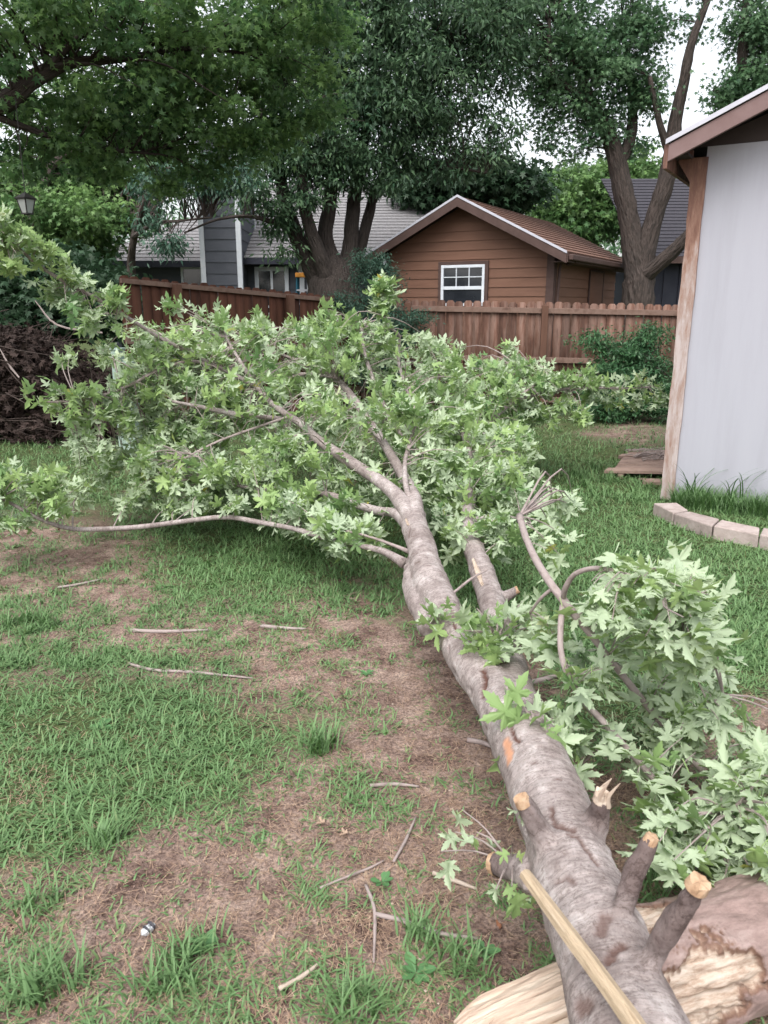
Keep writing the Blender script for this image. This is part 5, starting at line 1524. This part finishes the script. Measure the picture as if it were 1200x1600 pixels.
L14 = limb([(734, 838, Yf - .2, 22), (730, 790, Yf + .2, 17), (735, 735, Yf + .8, 14), (728, 690, Yf + 1.5, 10), (712, 640, Yf + 2.2, 7), (700, 590, Yf + 2.8, 4)])
L15 = limb([(735, 900, 3.55, 7), (715, 915, 3.5, 6), (708, 928, 3.45, 5)]) if False else []
L16 = limb([(455, 650, Yf + 1.15, 5), (400, 668, Yf + 1.0, 4), (340, 690, Yf + .9, 4), (290, 715, Yf + .8, 2.5)])
L17 = limb([(728, 690, Yf + 1.5, 7), (760, 640, Yf + 2.4, 6), (800, 590, Yf + 3.0, 4), (830, 570, Yf + 3.2, 2)])
# short bare twig crossing between the stems
a, b = G(709, 926, .41), G(762, 890, .46)
mb = MB(); tube(mb, [a, (a + b) / 2 + Vector((0, 0, .01)), b], [.006, .006, .003], 6, 3); build(mb, 'twig', M['twig'], ft)
for l in (L1, L2, L3, L4, L4b, L5, L6, L7, L8, L9, L10, L10b, L11, L12, L13, L14, L16, L17): net += l

# --- foliage: points to reach, each joined to the nearest limb by a thin twig
blobs = [(235, 560, 80, 55, 34, 5.2, 6.0), (300, 615, 140, 60, 84, 5.1, 6.3), (200, 685, 95, 52, 52, 5.0, 5.8), (275, 755, 160, 42, 78, 4.7, 5.5),
         (420, 560, 150, 58, 100, 5.6, 7.4), (450, 650, 150, 76, 95, 4.9, 6.2), (440, 740, 130, 56, 72, 4.5, 5.5), (470, 795, 95, 32, 36, 4.25, 4.8),
         (590, 580, 140, 58, 105, 6.0, 8.0), (600, 680, 120, 66, 66, 4.8, 6.2), (700, 600, 110, 48, 84, 6.2, 8.0), (690, 690, 100, 60, 64, 5.0, 6.4),
         (765, 640, 80, 50, 50, 5.8, 7.2), (715, 765, 95, 60, 80, 4.3, 5.3), (745, 835, 60, 36, 22, 3.75, 4.3), (790, 760, 50, 46, 26, 4.6, 5.6), (560, 845, 55, 26, 12, 4.0, 4.4),
         (850, 625, 100, 38, 46, 6.6, 7.6), (330, 520, 95, 24, 30, 5.7, 6.6), (520, 522, 90, 24, 34, 6.8, 7.8), (650, 550, 70, 20, 20, 6.9, 7.8),
         (780, 565, 42, 22, 16, 7.0, 7.8), (505, 505, 26, 12, 6, 7.0, 7.4), (765, 700, 75, 50, 44, 5, 6.2), (350, 700, 150, 60, 50, 5.0, 6.0), (620, 760, 50, 36, 14, 4.4, 5.0)]
tips = []
for px, py, rx, ry, n, y0, y1 in blobs:
    for k in range(int(n * .80)):
        while True:
            u, v = rng.uniform(-1, 1, 2)
            if u * u + v * v <= 1: break
        p = D(px + u * rx, py + v * ry, rng.uniform(y0, y1))
        if p.z < .07:
            p = G(px + u * rx, py + v * ry, rng.uniform(.06, .3))
        tips.append(tuple(p))
def along(l, n, ln, y=0, drop=.3, a0=0.0):
    """short side twigs along a limb"""
    for k in range(n):
        i = int(len(l) * rng.uniform(a0, 1)); i = min(i, len(l) - 1)
        c = np.array(l[i][:3]); d = norm(rng.normal(size=3)); d[2] = d[2] * .8 - drop
        p = c + d * ln * rng.uniform(.35, 1.2)
        if p[2] > .05: tips.append(tuple(p))
along(L5, 88, .17, drop=.15, a0=.12); along(L6, 46, .17, drop=.2, a0=.1); along(L10, 46, .2, drop=.25, a0=.45); along(L10b, 20, .16, a0=.3)
along(L11, 9, .10, a0=.82, drop=.0); along(L4, 16, .2, a0=.7); along(L9, 5, .12, a0=.3); along(L12, 10, .12, a0=.4); along(L17, 10, .2, a0=.6)
for k in range(14):
    tips.append(tuple(D(598 + rng.normal() * 7, rng.uniform(440, 520), Yf + 2.4 + rng.normal() * .05)))
for k in range(30):
    tips.append(tuple(D(rng.uniform(-60, 95), 800 + rng.normal() * 22 + (-14), Yf + .3 + rng.normal() * .12)))
for k in range(8):                       # leaves at the far left edge of the long limb
    tips.append(tuple(D(rng.uniform(-40, 36), rng.uniform(345, 420), Yf + .45 + rng.normal() * .1)))
for px, py, Yy in ((500, 498, 7), (545, 510, 7.2), (410, 502, 6.8), (300, 492, 6.2), (345, 488, 6.4), (675, 535, 7.6), (790, 545, 7.6), (255, 478, 6), (130, 505, 5.5), (95, 560, 5.4), (840, 575, 7.6), (500, 488, 7.0)):
    for k in range(2): tips.append(tuple(D(px + rng.normal() * 8, py + rng.normal() * 5, Yy)))
tips = np.array(tips)
netA = np.array(net)
dirs = np.zeros_like(tips)
mb = MB()
for j, c in enumerate(tips):
    d = np.linalg.norm(netA[:, :3] - c, axis=1)
    d = d + .7 * np.maximum(0, c[2] - netA[:, 2] - .15)
    i = int(np.argmin(d + rng.uniform(0, .12, len(d)))); a = netA[i, :3]; L = np.linalg.norm(c - a)
    if L < .02: dirs[j] = rng.normal(size=3); continue
    mid = a + (c - a) * .5 + rng.normal(size=3) * .06 * L + np.array([0, 0, .10 * L])
    r = min(.0075, .0022 + .0055 * L)
    tube(mb, [a, mid, c], [r, r * .75, .0014], 5, 3, caps=False)
    dirs[j] = c - mid + np.array([0, 0, -.15 * L])
build(mb, 'twigs', M['twig'], ft, kind='stuff')
P1 = spray_leaves(tips, dirs, 19, .082, .68, .55)
vis = np.array(L1 + L3[:12] + L4 + L5 + L6 + L7 + L8[18:] + L2[:14] + L10[14:] + L11[8:20] + L16)
keepv = clear_limbs(P1[0], vis, .8) & clear_limbs(P1[0], np.array(L5), .35)
P1 = tuple(q[keepv] for q in P1)
# near clusters standing on the trunk
near = []; nd = []
mbn = MB()
def cluster(start, pts, leaves_dir, n=None):
    s0 = Vector(start)
    for p in pts:
        p = Vector(p)
        tube(mbn, [s0, (s0 + p) / 2 + Vector((0, 0, .01)), p], [.005, .004, .002], 5, 3, caps=False)
        near.append(tuple(p)); nd.append(tuple(p - s0 + Vector(leaves_dir)))
cluster(G(775, 1000, .40), [G(780, 955, .50), G(760, 965, .52), (G(800, 960, .47)), G(740, 985, .50), G(815, 975, .42), G(770, 990, .5), G(835, 950, .40), G(725, 985, .48), G(745, 950, .52), G(790, 1005, .44), G(760, 1010, .47), G(820, 935, .44), G(850, 975, .36)], (0, 0, .02))
cluster(G(835, 1140, .42), [G(830, 1110, .46), G(850, 1130, .44), G(875, 1120, .40), G(870, 1150, .38), G(885, 1160, .34), G(815, 1100, .48), G(845, 1150, .45), G(905, 1140, .36), G(860, 1095, .44), G(895, 1180, .34)], (.03, 0, 0))
cluster(G(680, 960, .43), [G(672, 965, .42), G(690, 945, .47)], (-.05, 0, 0))
near = np.array(near); nd = np.array(nd)
P2 = spray_leaves(near, nd, 7, .088, .7, .55)
# sprout with a few broad leaves left of the trunk
sp = []; sdirs = []
s0 = Vector(G(800, 1352, .28))
for px, py, h in ((722, 1265, .30), (712, 1300, .28), (745, 1300, .33), (690, 1330, .22), (808, 1255, .5), (775, 1390, .3), (800, 1385, .36), (800, 1320, .42)):
    p = Vector(G(px, py, h)); st_ = s0 if px != 808 else Vector(G(812, 1262, .52))
    tube(mbn, [st_, (st_ + p) / 2 + Vector((0, 0, .02)), p], [.003, .0022, .0016], 5, 3, caps=False)
    sp.append(tuple(p)); sdirs.append(tuple(p - st_))
P3 = spray_leaves(np.array(sp), np.array(sdirs), 2, .058, .2, .6)
P3[3][2] = .97
build(mbn, 'sprout_twigs', M['twig'], ft, kind='stuff')
cat = [np.concatenate([q[k] for q in (P1, P2, P3)]) for k in range(4)]
# keep leaves off the ground
low = cat[0][:, 2] < .03; cat[0][low, 2] = .03
put_leaves(ft, *cat)

# ================================================================== BROKEN BRANCH AT RIGHT
bb = thing('broken_branch', 'broken leafy branch with bent bare stems lying right of the fallen trunk', 'branch', None, G(1050, 1200))
def blimb(pts, w=None):
    l = H_(pts); mb = MB(); P, r = tube(mb, [p[:3] for p in l], [p[3] for p in l], 10, 5, wob=.1)
    build(mb, 'stem', M['twig'], bb, smooth=True); return [list(p) + [q] for p, q in zip(P, r)]
bn = []
bn += blimb([(812, 806, .78, 11), (820, 835, .77, 11), (835, 870, .75, 12), (858, 908, .72, 13), (882, 940, .68, 14), (905, 970, .62, 12), (928, 998, .56, 11), (965, 1045, .45, 11), (1005, 1095, .34, 12), (1045, 1142, .25, 12), (1110, 1220, .16, 11)])
bn += blimb([(880, 938, .68, 9), (884, 918, .74, 9), (900, 896, .80, 8), (935, 888, .84, 8), (975, 898, .85, 9), (1010, 910, .84, 9), (1040, 928, .82, 8), (1062, 955, .76, 5)])
bn += blimb([(880, 942, .67, 10), (876, 980, .62, 10), (877, 1020, .56, 10), (890, 1060, .50, 11), (912, 1095, .45, 11), (940, 1125, .40, 11), (975, 1165, .34, 10), (1020, 1215, .27, 10), (1065, 1255, .22, 9), (1130, 1320, .18, 8)])
bn += blimb([(865, 918, .71, 6), (845, 935, .66, 5), (828, 958, .58, 4)])
bn += blimb([(1030, 1125, .28, 7), (1090, 1110, .36, 6), (1130, 1085, .40, 4)])
bn += blimb([(960, 1150, .36, 6), (930, 1175, .3, 5), (900, 1200, .22, 4)])
bn += blimb([(1100, 1290, .2, 7), (1150, 1260, .3, 6), (1190, 1210, .36, 4)])
c = bn[0]; mb = MB()
a0, a1 = Vector(bn[0][:3]), Vector(bn[3][:3]); d = (a0 - a1).normalized()
tube(mb, [a0 - d * .004, a0 + d * .004], [bn[0][3] * .85, bn[0][3] * .7], 8, 1); build(mb, 'cut_end', M['wood_cut'], bb)
bl = [(960, 915, 50, 18, 8, .78, .9), (1010, 890, 40, 16, 6, .82, .92), (1065, 935, 46, 44, 20, .7, .9), (1095, 985, 36, 30, 9, .6, .78), (980, 960, 55, 40, 12, .6, .8), (1040, 1005, 60, 40, 12, .5, .72),
      (930, 1030, 50, 40, 11, .35, .6), (1010, 1080, 70, 40, 13, .25, .5), (1090, 1090, 60, 50, 12, .25, .45), (960, 1110, 40, 40, 6, .25, .45), (1060, 1180, 80, 50, 15, .14, .4),
      (1150, 1200, 60, 60, 16, .15, .42), (1090, 1290, 90, 60, 18, .12, .34), (1180, 1310, 50, 60, 14, .12, .34), (1150, 1385, 55, 26, 8, .1, .25), (1010, 1270, 36, 36, 4, .1, .25),
      (860, 835, 30, 40, 10, .55, .75), (880, 780, 26, 22, 7, .6, .75), (850, 1000, 20, 30, 5, .4, .55), (1240, 1250, 60, 120, 16, .15, .4)]
tp = []
for px, py, rx, ry, n, h0, h1 in bl:
    for k in range(n):
        while True:
            u, v = rng.uniform(-1, 1, 2)
            if u * u + v * v <= 1: break
        if rng.random() < (.36 if py > 1050 else .12): continue
        tp.append(tuple(G(px + u * rx, py + v * ry, rng.uniform(h0, h1))))
tp = np.array(tp); bnA = np.array(bn); dr = np.zeros_like(tp); mb = MB()
for j, c in enumerate(tp):
    i = int(np.argmin(np.linalg.norm(bnA[:, :3] - c, axis=1))); a = bnA[i, :3]; L = np.linalg.norm(c - a)
    mid = a + (c - a) * .5 + rng.normal(size=3) * .05 * L + np.array([0, 0, .12 * L]); r = min(.005, .0016 + .006 * L)
    tube(mb, [a, mid, c], [r, r * .8, .0013], 5, 3, caps=False); dr[j] = c - mid + np.array([0, 0, -.2 * L])
build(mb, 'twigs', M['twig'], bb, kind='stuff')
P4 = spray_leaves(tp, dr, 8, .084, .70, .58, droop=1.1)
keepv = clear_limbs(P4[0], bnA[:int(len(bnA) * .6)], .85)
P4 = tuple(q[keepv] for q in P4)
low = P4[0][:, 2] < .04; P4[0][low, 2] = .04
put_leaves(bb, *P4)

# ================================================================== BROKEN LOG UNDER THE TRUNK
def log():
    a, b = G(1370, 1420, .17), G(930, 1545, .14)
    t = thing('broken_log', 'thick broken log with pale torn wood lying under the fallen trunk', 'log', None, ((a + b) / 2).xy.to_3d())
    d = (b - a).normalized(); Ln = (b - a).length
    x = d.cross(Vector((0, 0, 1))).normalized(); z = x.cross(d)
    if z.z < 0: z = -z
    seg, n = 150, 260
    V = []; bc = []; tn = []
    pt = [(G(1120, 1548, .20), .085), (G(1075, 1580, .2), .07), (G(1160, 1520, .2), .05), (G(1020, 1425, .27), .055), (G(990, 1450, .27), .05)]
    for i in range(n):
        s = Ln * i / (n - 1)
        for j in range(seg):
            an = 2 * math.pi * j / seg; c_, s_ = math.cos(an), math.sin(an)
            rr = .135 * (1 + .13 * mnoise.noise(Vector((s * 5, c_ * 1.5, s_ * 1.5))) + .05 * mnoise.noise(Vector((s * 16, c_ * 5, s_ * 5))))
            p = a + d * s + (x * c_ + z * s_) * rr
            q = max((1.25 - (p - c).length / r) for c, r in pt)
            tk = max(0, min(1, (q + .55 * mnoise.noise(p * 13) + .4 * mnoise.noise(p * 38) + .25 * mnoise.noise(p * 110) - .05) * 3))
            if tk > 0:
                rr -= tk * (.018 + .012 * mnoise.noise(Vector((s * 9, an * 5, 1))) + .014 * abs(mnoise.noise(Vector((s * 12, an * 16, 3)))) + .005 * mnoise.noise(Vector((s * 40, an * 45, 7))))
            else:
                rr += .004 * mnoise.noise(Vector((s * 18, an * 9, 0)))
            V.append(tuple(a + d * s + (x * c_ + z * s_) * rr)); bc.append((s, rr * c_, rr * s_)); tn.append(tk)
    i = np.arange(n - 1)[:, None] * seg; j = np.arange(seg)[None]
    F = np.stack([i + j, i + (j + 1) % seg, i + seg + (j + 1) % seg, i + seg + j], -1).reshape(-1, 4)
    mb = MB(); mb.add(V, F, bco=np.array(bc), torn=np.array(tn))
    # two materials over the one broken body: bark, and torn wood where the bark is gone
    m, nt, N, L, B = mat('log bark and torn wood')
    at = N.new('ShaderNodeAttribute'); at.attribute_name = 'torn'; bcn = N.new('ShaderNodeAttribute'); bcn.attribute_name = 'bco'
    def nz(st, sc):
        mp = N.new('ShaderNodeMapping'); mp.inputs['Scale'].default_value = st; L.new(bcn.outputs['Vector'], mp.inputs[0])
        n_ = N.new('ShaderNodeTexNoise'); n_.inputs['Scale'].default_value = sc; n_.inputs['Detail'].default_value = 7; n_.inputs['Roughness'].default_value = .7
        L.new(mp.outputs[0], n_.inputs['Vector']); return n_.outputs['Fac']
    r1 = ramp(N, [(.3, (.13, .085, .075)), (.5, (.27, .19, .17)), (.68, (.38, .295, .27))]); L.new(nz((.8, 2, 2), 9), r1.inputs[0])
    r2 = ramp(N, [(.3, (.14, .085, .055)), (.42, (.36, .265, .20)), (.55, (.50, .41, .335)), (.7, (.58, .50, .43))]); L.new(nz((1, 6, 6), 12), r2.inputs[0])
    mx = N.new('ShaderNodeMix'); mx.data_type = 'RGBA'; L.new(at.outputs['Fac'], mx.inputs['Factor']); L.new(r1.outputs[0], mx.inputs['A']); L.new(r2.outputs[0], mx.inputs['B'])
    # the torn edge itself is dark cambium
    rim = ramp(N, [(.02, (1, 1, 1)), (.25, (.55, .42, .36)), (.55, (.62, .50, .43)), (.95, (1, 1, 1))]); L.new(at.outputs['Fac'], rim.inputs[0])
    m2 = N.new('ShaderNodeMix'); m2.data_type = 'RGBA'; m2.blend_type = 'MULTIPLY'; m2.inputs['Factor'].default_value = 1; L.new(mx.outputs['Result'], m2.inputs['A']); L.new(rim.outputs[0], m2.inputs['B'])
    L.new(m2.outputs['Result'], B.inputs['Base Color']); B.inputs['Roughness'].default_value = .85
    bp = N.new('ShaderNodeBump'); bp.inputs['Strength'].default_value = .8; bp.inputs['Distance'].default_value = .008; L.new(nz((2, 2, 2), 40), bp.inputs['Height']); L.new(bp.outputs[0], B.inputs['Normal'])
    build(mb, 'bark', m, t, smooth=True)
    mb = MB(); c = b - d * .004
    ring = [c + (x * math.cos(q) + z * math.sin(q)) * .12 for q in np.linspace(0, 2 * math.pi, 24, endpoint=False)]
    mb.add([tuple(v) for v in ring] + [tuple(v + d * (.01 + .03 * random.random()) - (v - c) * .3) for v in ring] + [tuple(c + d * .04)],
           [(k, (k + 1) % 24, 24 + (k + 1) % 24, 24 + k) for k in range(24)] + [(24 + k, 24 + (k + 1) % 24, 48) for k in range(24)], bco=np.zeros((49, 3)))
    build(mb, 'broken_end', M['log_torn'], t)
log()
def split_slab():
    t = thing('split_log', 'pale split slab of splintered wood sticking out left under the fallen trunk', 'log', None, G(840, 1560))
    # long slivers side by side, each a splinter part
    A0, A1 = G(690, 1700, .12), G(1010, 1545, .20)
    d = (A1 - A0).normalized(); x = d.cross(Vector((0, 0, 1))).normalized(); up = x.cross(d)
    if up.z < 0: up = -up
    w = [.10, .035, .12, .05]
    pos = -.155
    for i, wi in enumerate(w):
        k = pos + wi / 2; pos += wi
        s0 = .03 + .35 * abs(k) + (.07 if i % 2 else 0); s1 = (A1 - A0).length - random.uniform(0, .12)
        m_ = 60; V = []; bc = []; nx = max(8, int(wi / .005))
        for q in range(m_):
            for j in range(nx):
                u = j / (nx - 1) - .5; xx = k + u * wi
                jag = .10 * abs(mnoise.noise(Vector((xx * 45, i, 0)))) + .04 * mnoise.noise(Vector((xx * 150, i, 2))) + .16 * abs(u) ** 1.5
                s = s0 + jag + (s1 - s0 - jag) * (q / (m_ - 1)) ** 1.2
                rg = .009 * mnoise.noise(Vector((s * 2.5, xx * 60, i))) + .005 * mnoise.noise(Vector((s * 9, xx * 170, i))) + .002 * mnoise.noise(Vector((s * 30, xx * 400, i)))
                th = min(1, q / 9)
                hh = .035 * math.cos(xx * 8) - .02 - (1 - th) * .018 - abs(u) ** 4 * .14 * wi / .1 + (.006 if i % 2 else 0)
                V.append(tuple(A0 + d * s + x * (xx + .004 * mnoise.noise(Vector((s * 8, i * 3, 1)))) + up * (hh + rg))); bc.append((s, xx, 0))
            for j in range(nx - 1, -1, -1):
                u = j / (nx - 1) - .5; xx = k + u * wi
                jag = .10 * abs(mnoise.noise(Vector((xx * 45, i, 0)))) + .04 * mnoise.noise(Vector((xx * 150, i, 2))) + .16 * abs(u) ** 1.5
                s = s0 + jag + .004 + (s1 - s0 - jag) * (q / (m_ - 1)) ** 1.2
                V.append(tuple(A0 + d * s + x * xx + up * (-.05))); bc.append((s, xx, -.03))
        c2 = 2 * nx
        F = [(q * c2 + j, q * c2 + (j + 1) % c2, (q + 1) * c2 + (j + 1) % c2, (q + 1) * c2 + j) for q in range(m_ - 1) for j in range(c2)] + [(j, c2 - 1 - j, c2 - 2 - j, j + 1) for j in range(nx - 1)] + [tuple((m_ - 1) * c2 + j for j in range(c2))]
        mb = MB(); mb.add(V, F, bco=np.array(bc)); build(mb, 'split_board', M['wood_pale'], t)
    mb = MB(); tube(mb, [A0 + d * .22 - up * .07, (A0 + A1) / 2 - up * .12, A1 - up * .10], [.03, .085, .09], 18, 8, wob=.15)
    build(mb, 'bark', M['log_bark'], t, smooth=True)
split_slab()

# peeled stick lying over the trunk
def peeled():
    a = on_trunk(905, 1470, .012); 
    p0 = G(820, 1366, .52); p1 = G(1012, 1625, .53)
    p1 = G(1012, 1630, .545)
    mb = MB()
    m1, m2 = p0.lerp(p1, .33), p0.lerp(p1, .66) + Vector((.001, 0, .001))
    p2 = p1 + (p1 - p0) * .25
    w = [19, 24, 29, 35]
    tube(mb, [p0, m1, m2, p1, p2], [w[0] * .5 * mpp(p0), w[1] * .5 * mpp(m1), w[2] * .5 * mpp(m2), w[3] * .5 * mpp(p1), .018], 7, 9, wob=.12)
    o = build(mb, 'peeled_stick', M['wood_peeled'])
    tag(o, 'straight peeled pale stick lying across the near end of the trunk', 'stick')
peeled()

# ================================================================== SMALL THINGS ON THE LAWN
def stick(line, w, label, m='twig', group='dead twigs on the bare soil'):
    P = []
    for px, py in line:
        g = G(px, py); g.z = float(ground_h(np.array([g.x]), np.array([g.y]))[0]) + .008; P.append(g)
    mb = MB(); tube(mb, P, [w * .5 * mpp(p) for p in P[:-1]] + [w * .3 * mpp(P[-1])], 7, 4, wob=.15)
    o = build(mb, 'dead_twig', M[m], smooth=True); tag(o, label, 'twig', group)
stick([(205, 987), (260, 989), (328, 987)], 6, 'straight pale dead twig lying highest on the thin lawn at left')
stick([(408, 981), (440, 984), (478, 986)], 6, 'short dark twig among dry grass just right of the straight pale one')
stick([(202, 1040), (240, 1050), (300, 1054), (395, 1063)], 5, 'long thin dark twig half sunk in grass above the lush green patch')
stick([(578, 1233), (615, 1231), (655, 1235)], 6, 'level brown twig on bare soil just left of the orange cut stub')
stick([(615, 1352), (632, 1322), (650, 1282)], 5, 'slanting brown twig pointing up at the trunk from bare soil')
stick([(676, 1369), (710, 1380), (745, 1394)], 7, 'pale bleached twig nearest the end of the sprout leaves', 'chip')
stick([(585, 1433), (630, 1444), (680, 1462), (745, 1472)], 8, 'long forked brown twig on soil left of the split slab')
stick([(572, 1388), (584, 1420), (586, 1450), (584, 1508)], 6, 'upright curving twig crossing the end of the long forked brown twig')
stick([(436, 1548), (470, 1530), (500, 1508)], 8, 'pale broken twig alone on soil near the bottom of the photo', 'chip')
stick([(90, 918), (120, 914), (160, 905)], 4, 'thin light twig on brown turf below the low leafy limb')
stick([(730, 1160), (752, 1164), (770, 1172)], 8, 'short dark twig touching the left side of the trunk')
stick([(826, 1072), (850, 1066), (880, 1056)], 9, 'dark twig in the shade right of the fork in the trunk')
stick([(500, 1390), (530, 1378), (575, 1362), (600, 1350)], 4, 'fine bent twig on bare soil joining the slanting brown twig')
stick([(1040, 1395), (1090, 1360), (1150, 1350)], 6, 'thin stem in weeds beneath the broken leafy branch')

def wrapper():
    c = G(231, 1452, .015); s = mpp(c)
    t = thing('wrapper', 'small crumpled silver and black wrapper lying on bare soil', 'litter', None, c)
    ax = Vector((.55, .83, 0)).normalized(); sd = Vector((.83, -.55, 0))
    def lump(c0, l, w, h, m, name):
        mb = MB(); V = []; n1, n2 = 7, 10
        for i in range(n1):
            for j in range(n2):
                an = 2 * math.pi * j / n2; k = math.sin(math.pi * (i + .3) / (n1 - .4)) ** .4
                q = ax * (l * (i / (n1 - 1) - .5)) + sd * math.cos(an) * w * k + Vector((0, 0, math.sin(an) * h * k))
                q *= 1 + .25 * mnoise.noise(q * 140 + Vector((i, j, 0)))
                V.append(tuple(c0 + q))
        F = [(i * n2 + j, i * n2 + (j + 1) % n2, (i + 1) * n2 + (j + 1) % n2, (i + 1) * n2 + j) for i in range(n1 - 1) for j in range(n2)] + [tuple(range(n2))[::-1], tuple((n1 - 1) * n2 + j for j in range(n2))]
        mb.add(V, F); build(mb, name, m, t)
    lump(c, 24 * s, 8 * s, 6 * s, M['foil'], 'foil')
    lump(c + ax * 7 * s + Vector((0, 0, .003)), 6 * s, 8.6 * s, 6.6 * s, M['foil_dark'], 'dark_band')
    lump(c - ax * 3 * s + Vector((0, 0, .003)), 4 * s, 8.8 * s, 6.4 * s, M['foil_dark'], 'dark_band')
wrapper()

def dead_leaves():
    tv, tf = maple_template(R(30), .5, .3)
    lab = {(105, 905): 'curled rust brown leaf on the turf below the low leafy limb', (96, 826): 'small orange dead leaf caught under the low leafy limb',
           (266, 972): 'pale tan dead leaf just above the straight pale twig', (512, 1286): 'curled pale leaf on the bare soil in mid yard', (548, 1302): 'flat pale dead leaf lying just below the curled one',
           (345, 355): None, (790, 1440): 'brown dead leaf against the left side of the trunk'}
    for (px, py), l in lab.items():
        if not l: continue
        g = G(px, py, .015)
        mb = MB(); mb.add(tv * (.032 if 'pale' in l else .045), tf, tone=np.zeros(len(tv)))
        o = build(mb, 'dead_leaf', M['dead_leaf_pale' if 'pale' in l else 'dead_leaf']); o.matrix_basis = Matrix.Translation(g) @ Matrix.Rotation(random.uniform(0, 6), 4, 'Z') @ Matrix.Rotation(random.uniform(-.5, .5), 4, 'X')
        tag(o, l, 'leaf', 'dead leaves on the ground')
    # low broad-leaved weeds
    for px, py, s, l in ((160, 1138, 1.0, 'pale four leaved weed standing out of the lush green patch'), (318, 1480, .9, 'low weed rosette beside the wrapper and tall dark tuft'),
                      (650, 1525, 1.1, 'broad leaved weed rosette on bare soil left of the split slab'), (597, 1382, .9, 'bright green little weed beside the upright curving twig'), (758, 1490, .8, 'tiny round leaved weed near the left side of the trunk'),
                      (575, 1055, .9, 'little clover weed near the dry thatch in mid yard'), (1070, 800, .1, None)):
        if not l: continue
        g = G(px, py); n = 7
        az = np.linspace(0, 6.28, n, endpoint=False) + rng.normal(0, .2, n)
        tip = np.column_stack([np.cos(az), np.sin(az), rng.uniform(.15, .5, n)])
        mb = MB(); V = np.array([(0, 0, 0), (.12, .3, .02), (.26, .6, .02), (.16, .88, -.03), (0, 1, -.07), (-.16, .88, -.03), (-.26, .6, .02), (-.12, .3, .02), (0, .6, -.03)])
        Fq = np.array([(8, 0, 1), (8, 1, 2), (8, 2, 3), (8, 3, 4), (8, 4, 5), (8, 5, 6), (8, 6, 7), (8, 7, 0)])
        scatter(mb, (V, Fq), np.repeat(np.array([[g.x, g.y, .008]]), n, 0), orient(tip, np.repeat([[0, 0, 1.0]], n, 0)), .045 * s * rng.uniform(.7, 1.2, n), rng.uniform(.3, .8, n))
        o = build(mb, 'weed', M['weed']); tag(o, l, 'weed', 'broad leaved weeds in the yard')
    mb = MB()
    for px, py in ((97, 1392), (117, 1534), (655, 1499), (665, 1548), (685, 1568), (520, 1282), (254, 1248), (430, 1172), (483, 972), (1030, 1120), (1100, 1160), (1000, 1150), (700, 1235), (300, 1515), (615, 1100), (612, 1412)):
        g = G(px + random.uniform(-3, 3), py, .008); s = random.uniform(.003, .006)
        V = [tuple(g + Vector(v) * s) for v in ((1, 0, 0), (0, 1, 0), (-1, 0, .2), (0, -1, 0), (0, 0, .7))]
        mb.add(V, [(0, 1, 4), (1, 2, 4), (2, 3, 4), (3, 0, 4), (3, 2, 1, 0)])
    o = build(mb, 'wood_chips', M['chip']); tag(o, 'tiny pale wood chips scattered over the yard', 'wood chips', kind='stuff')
dead_leaves()
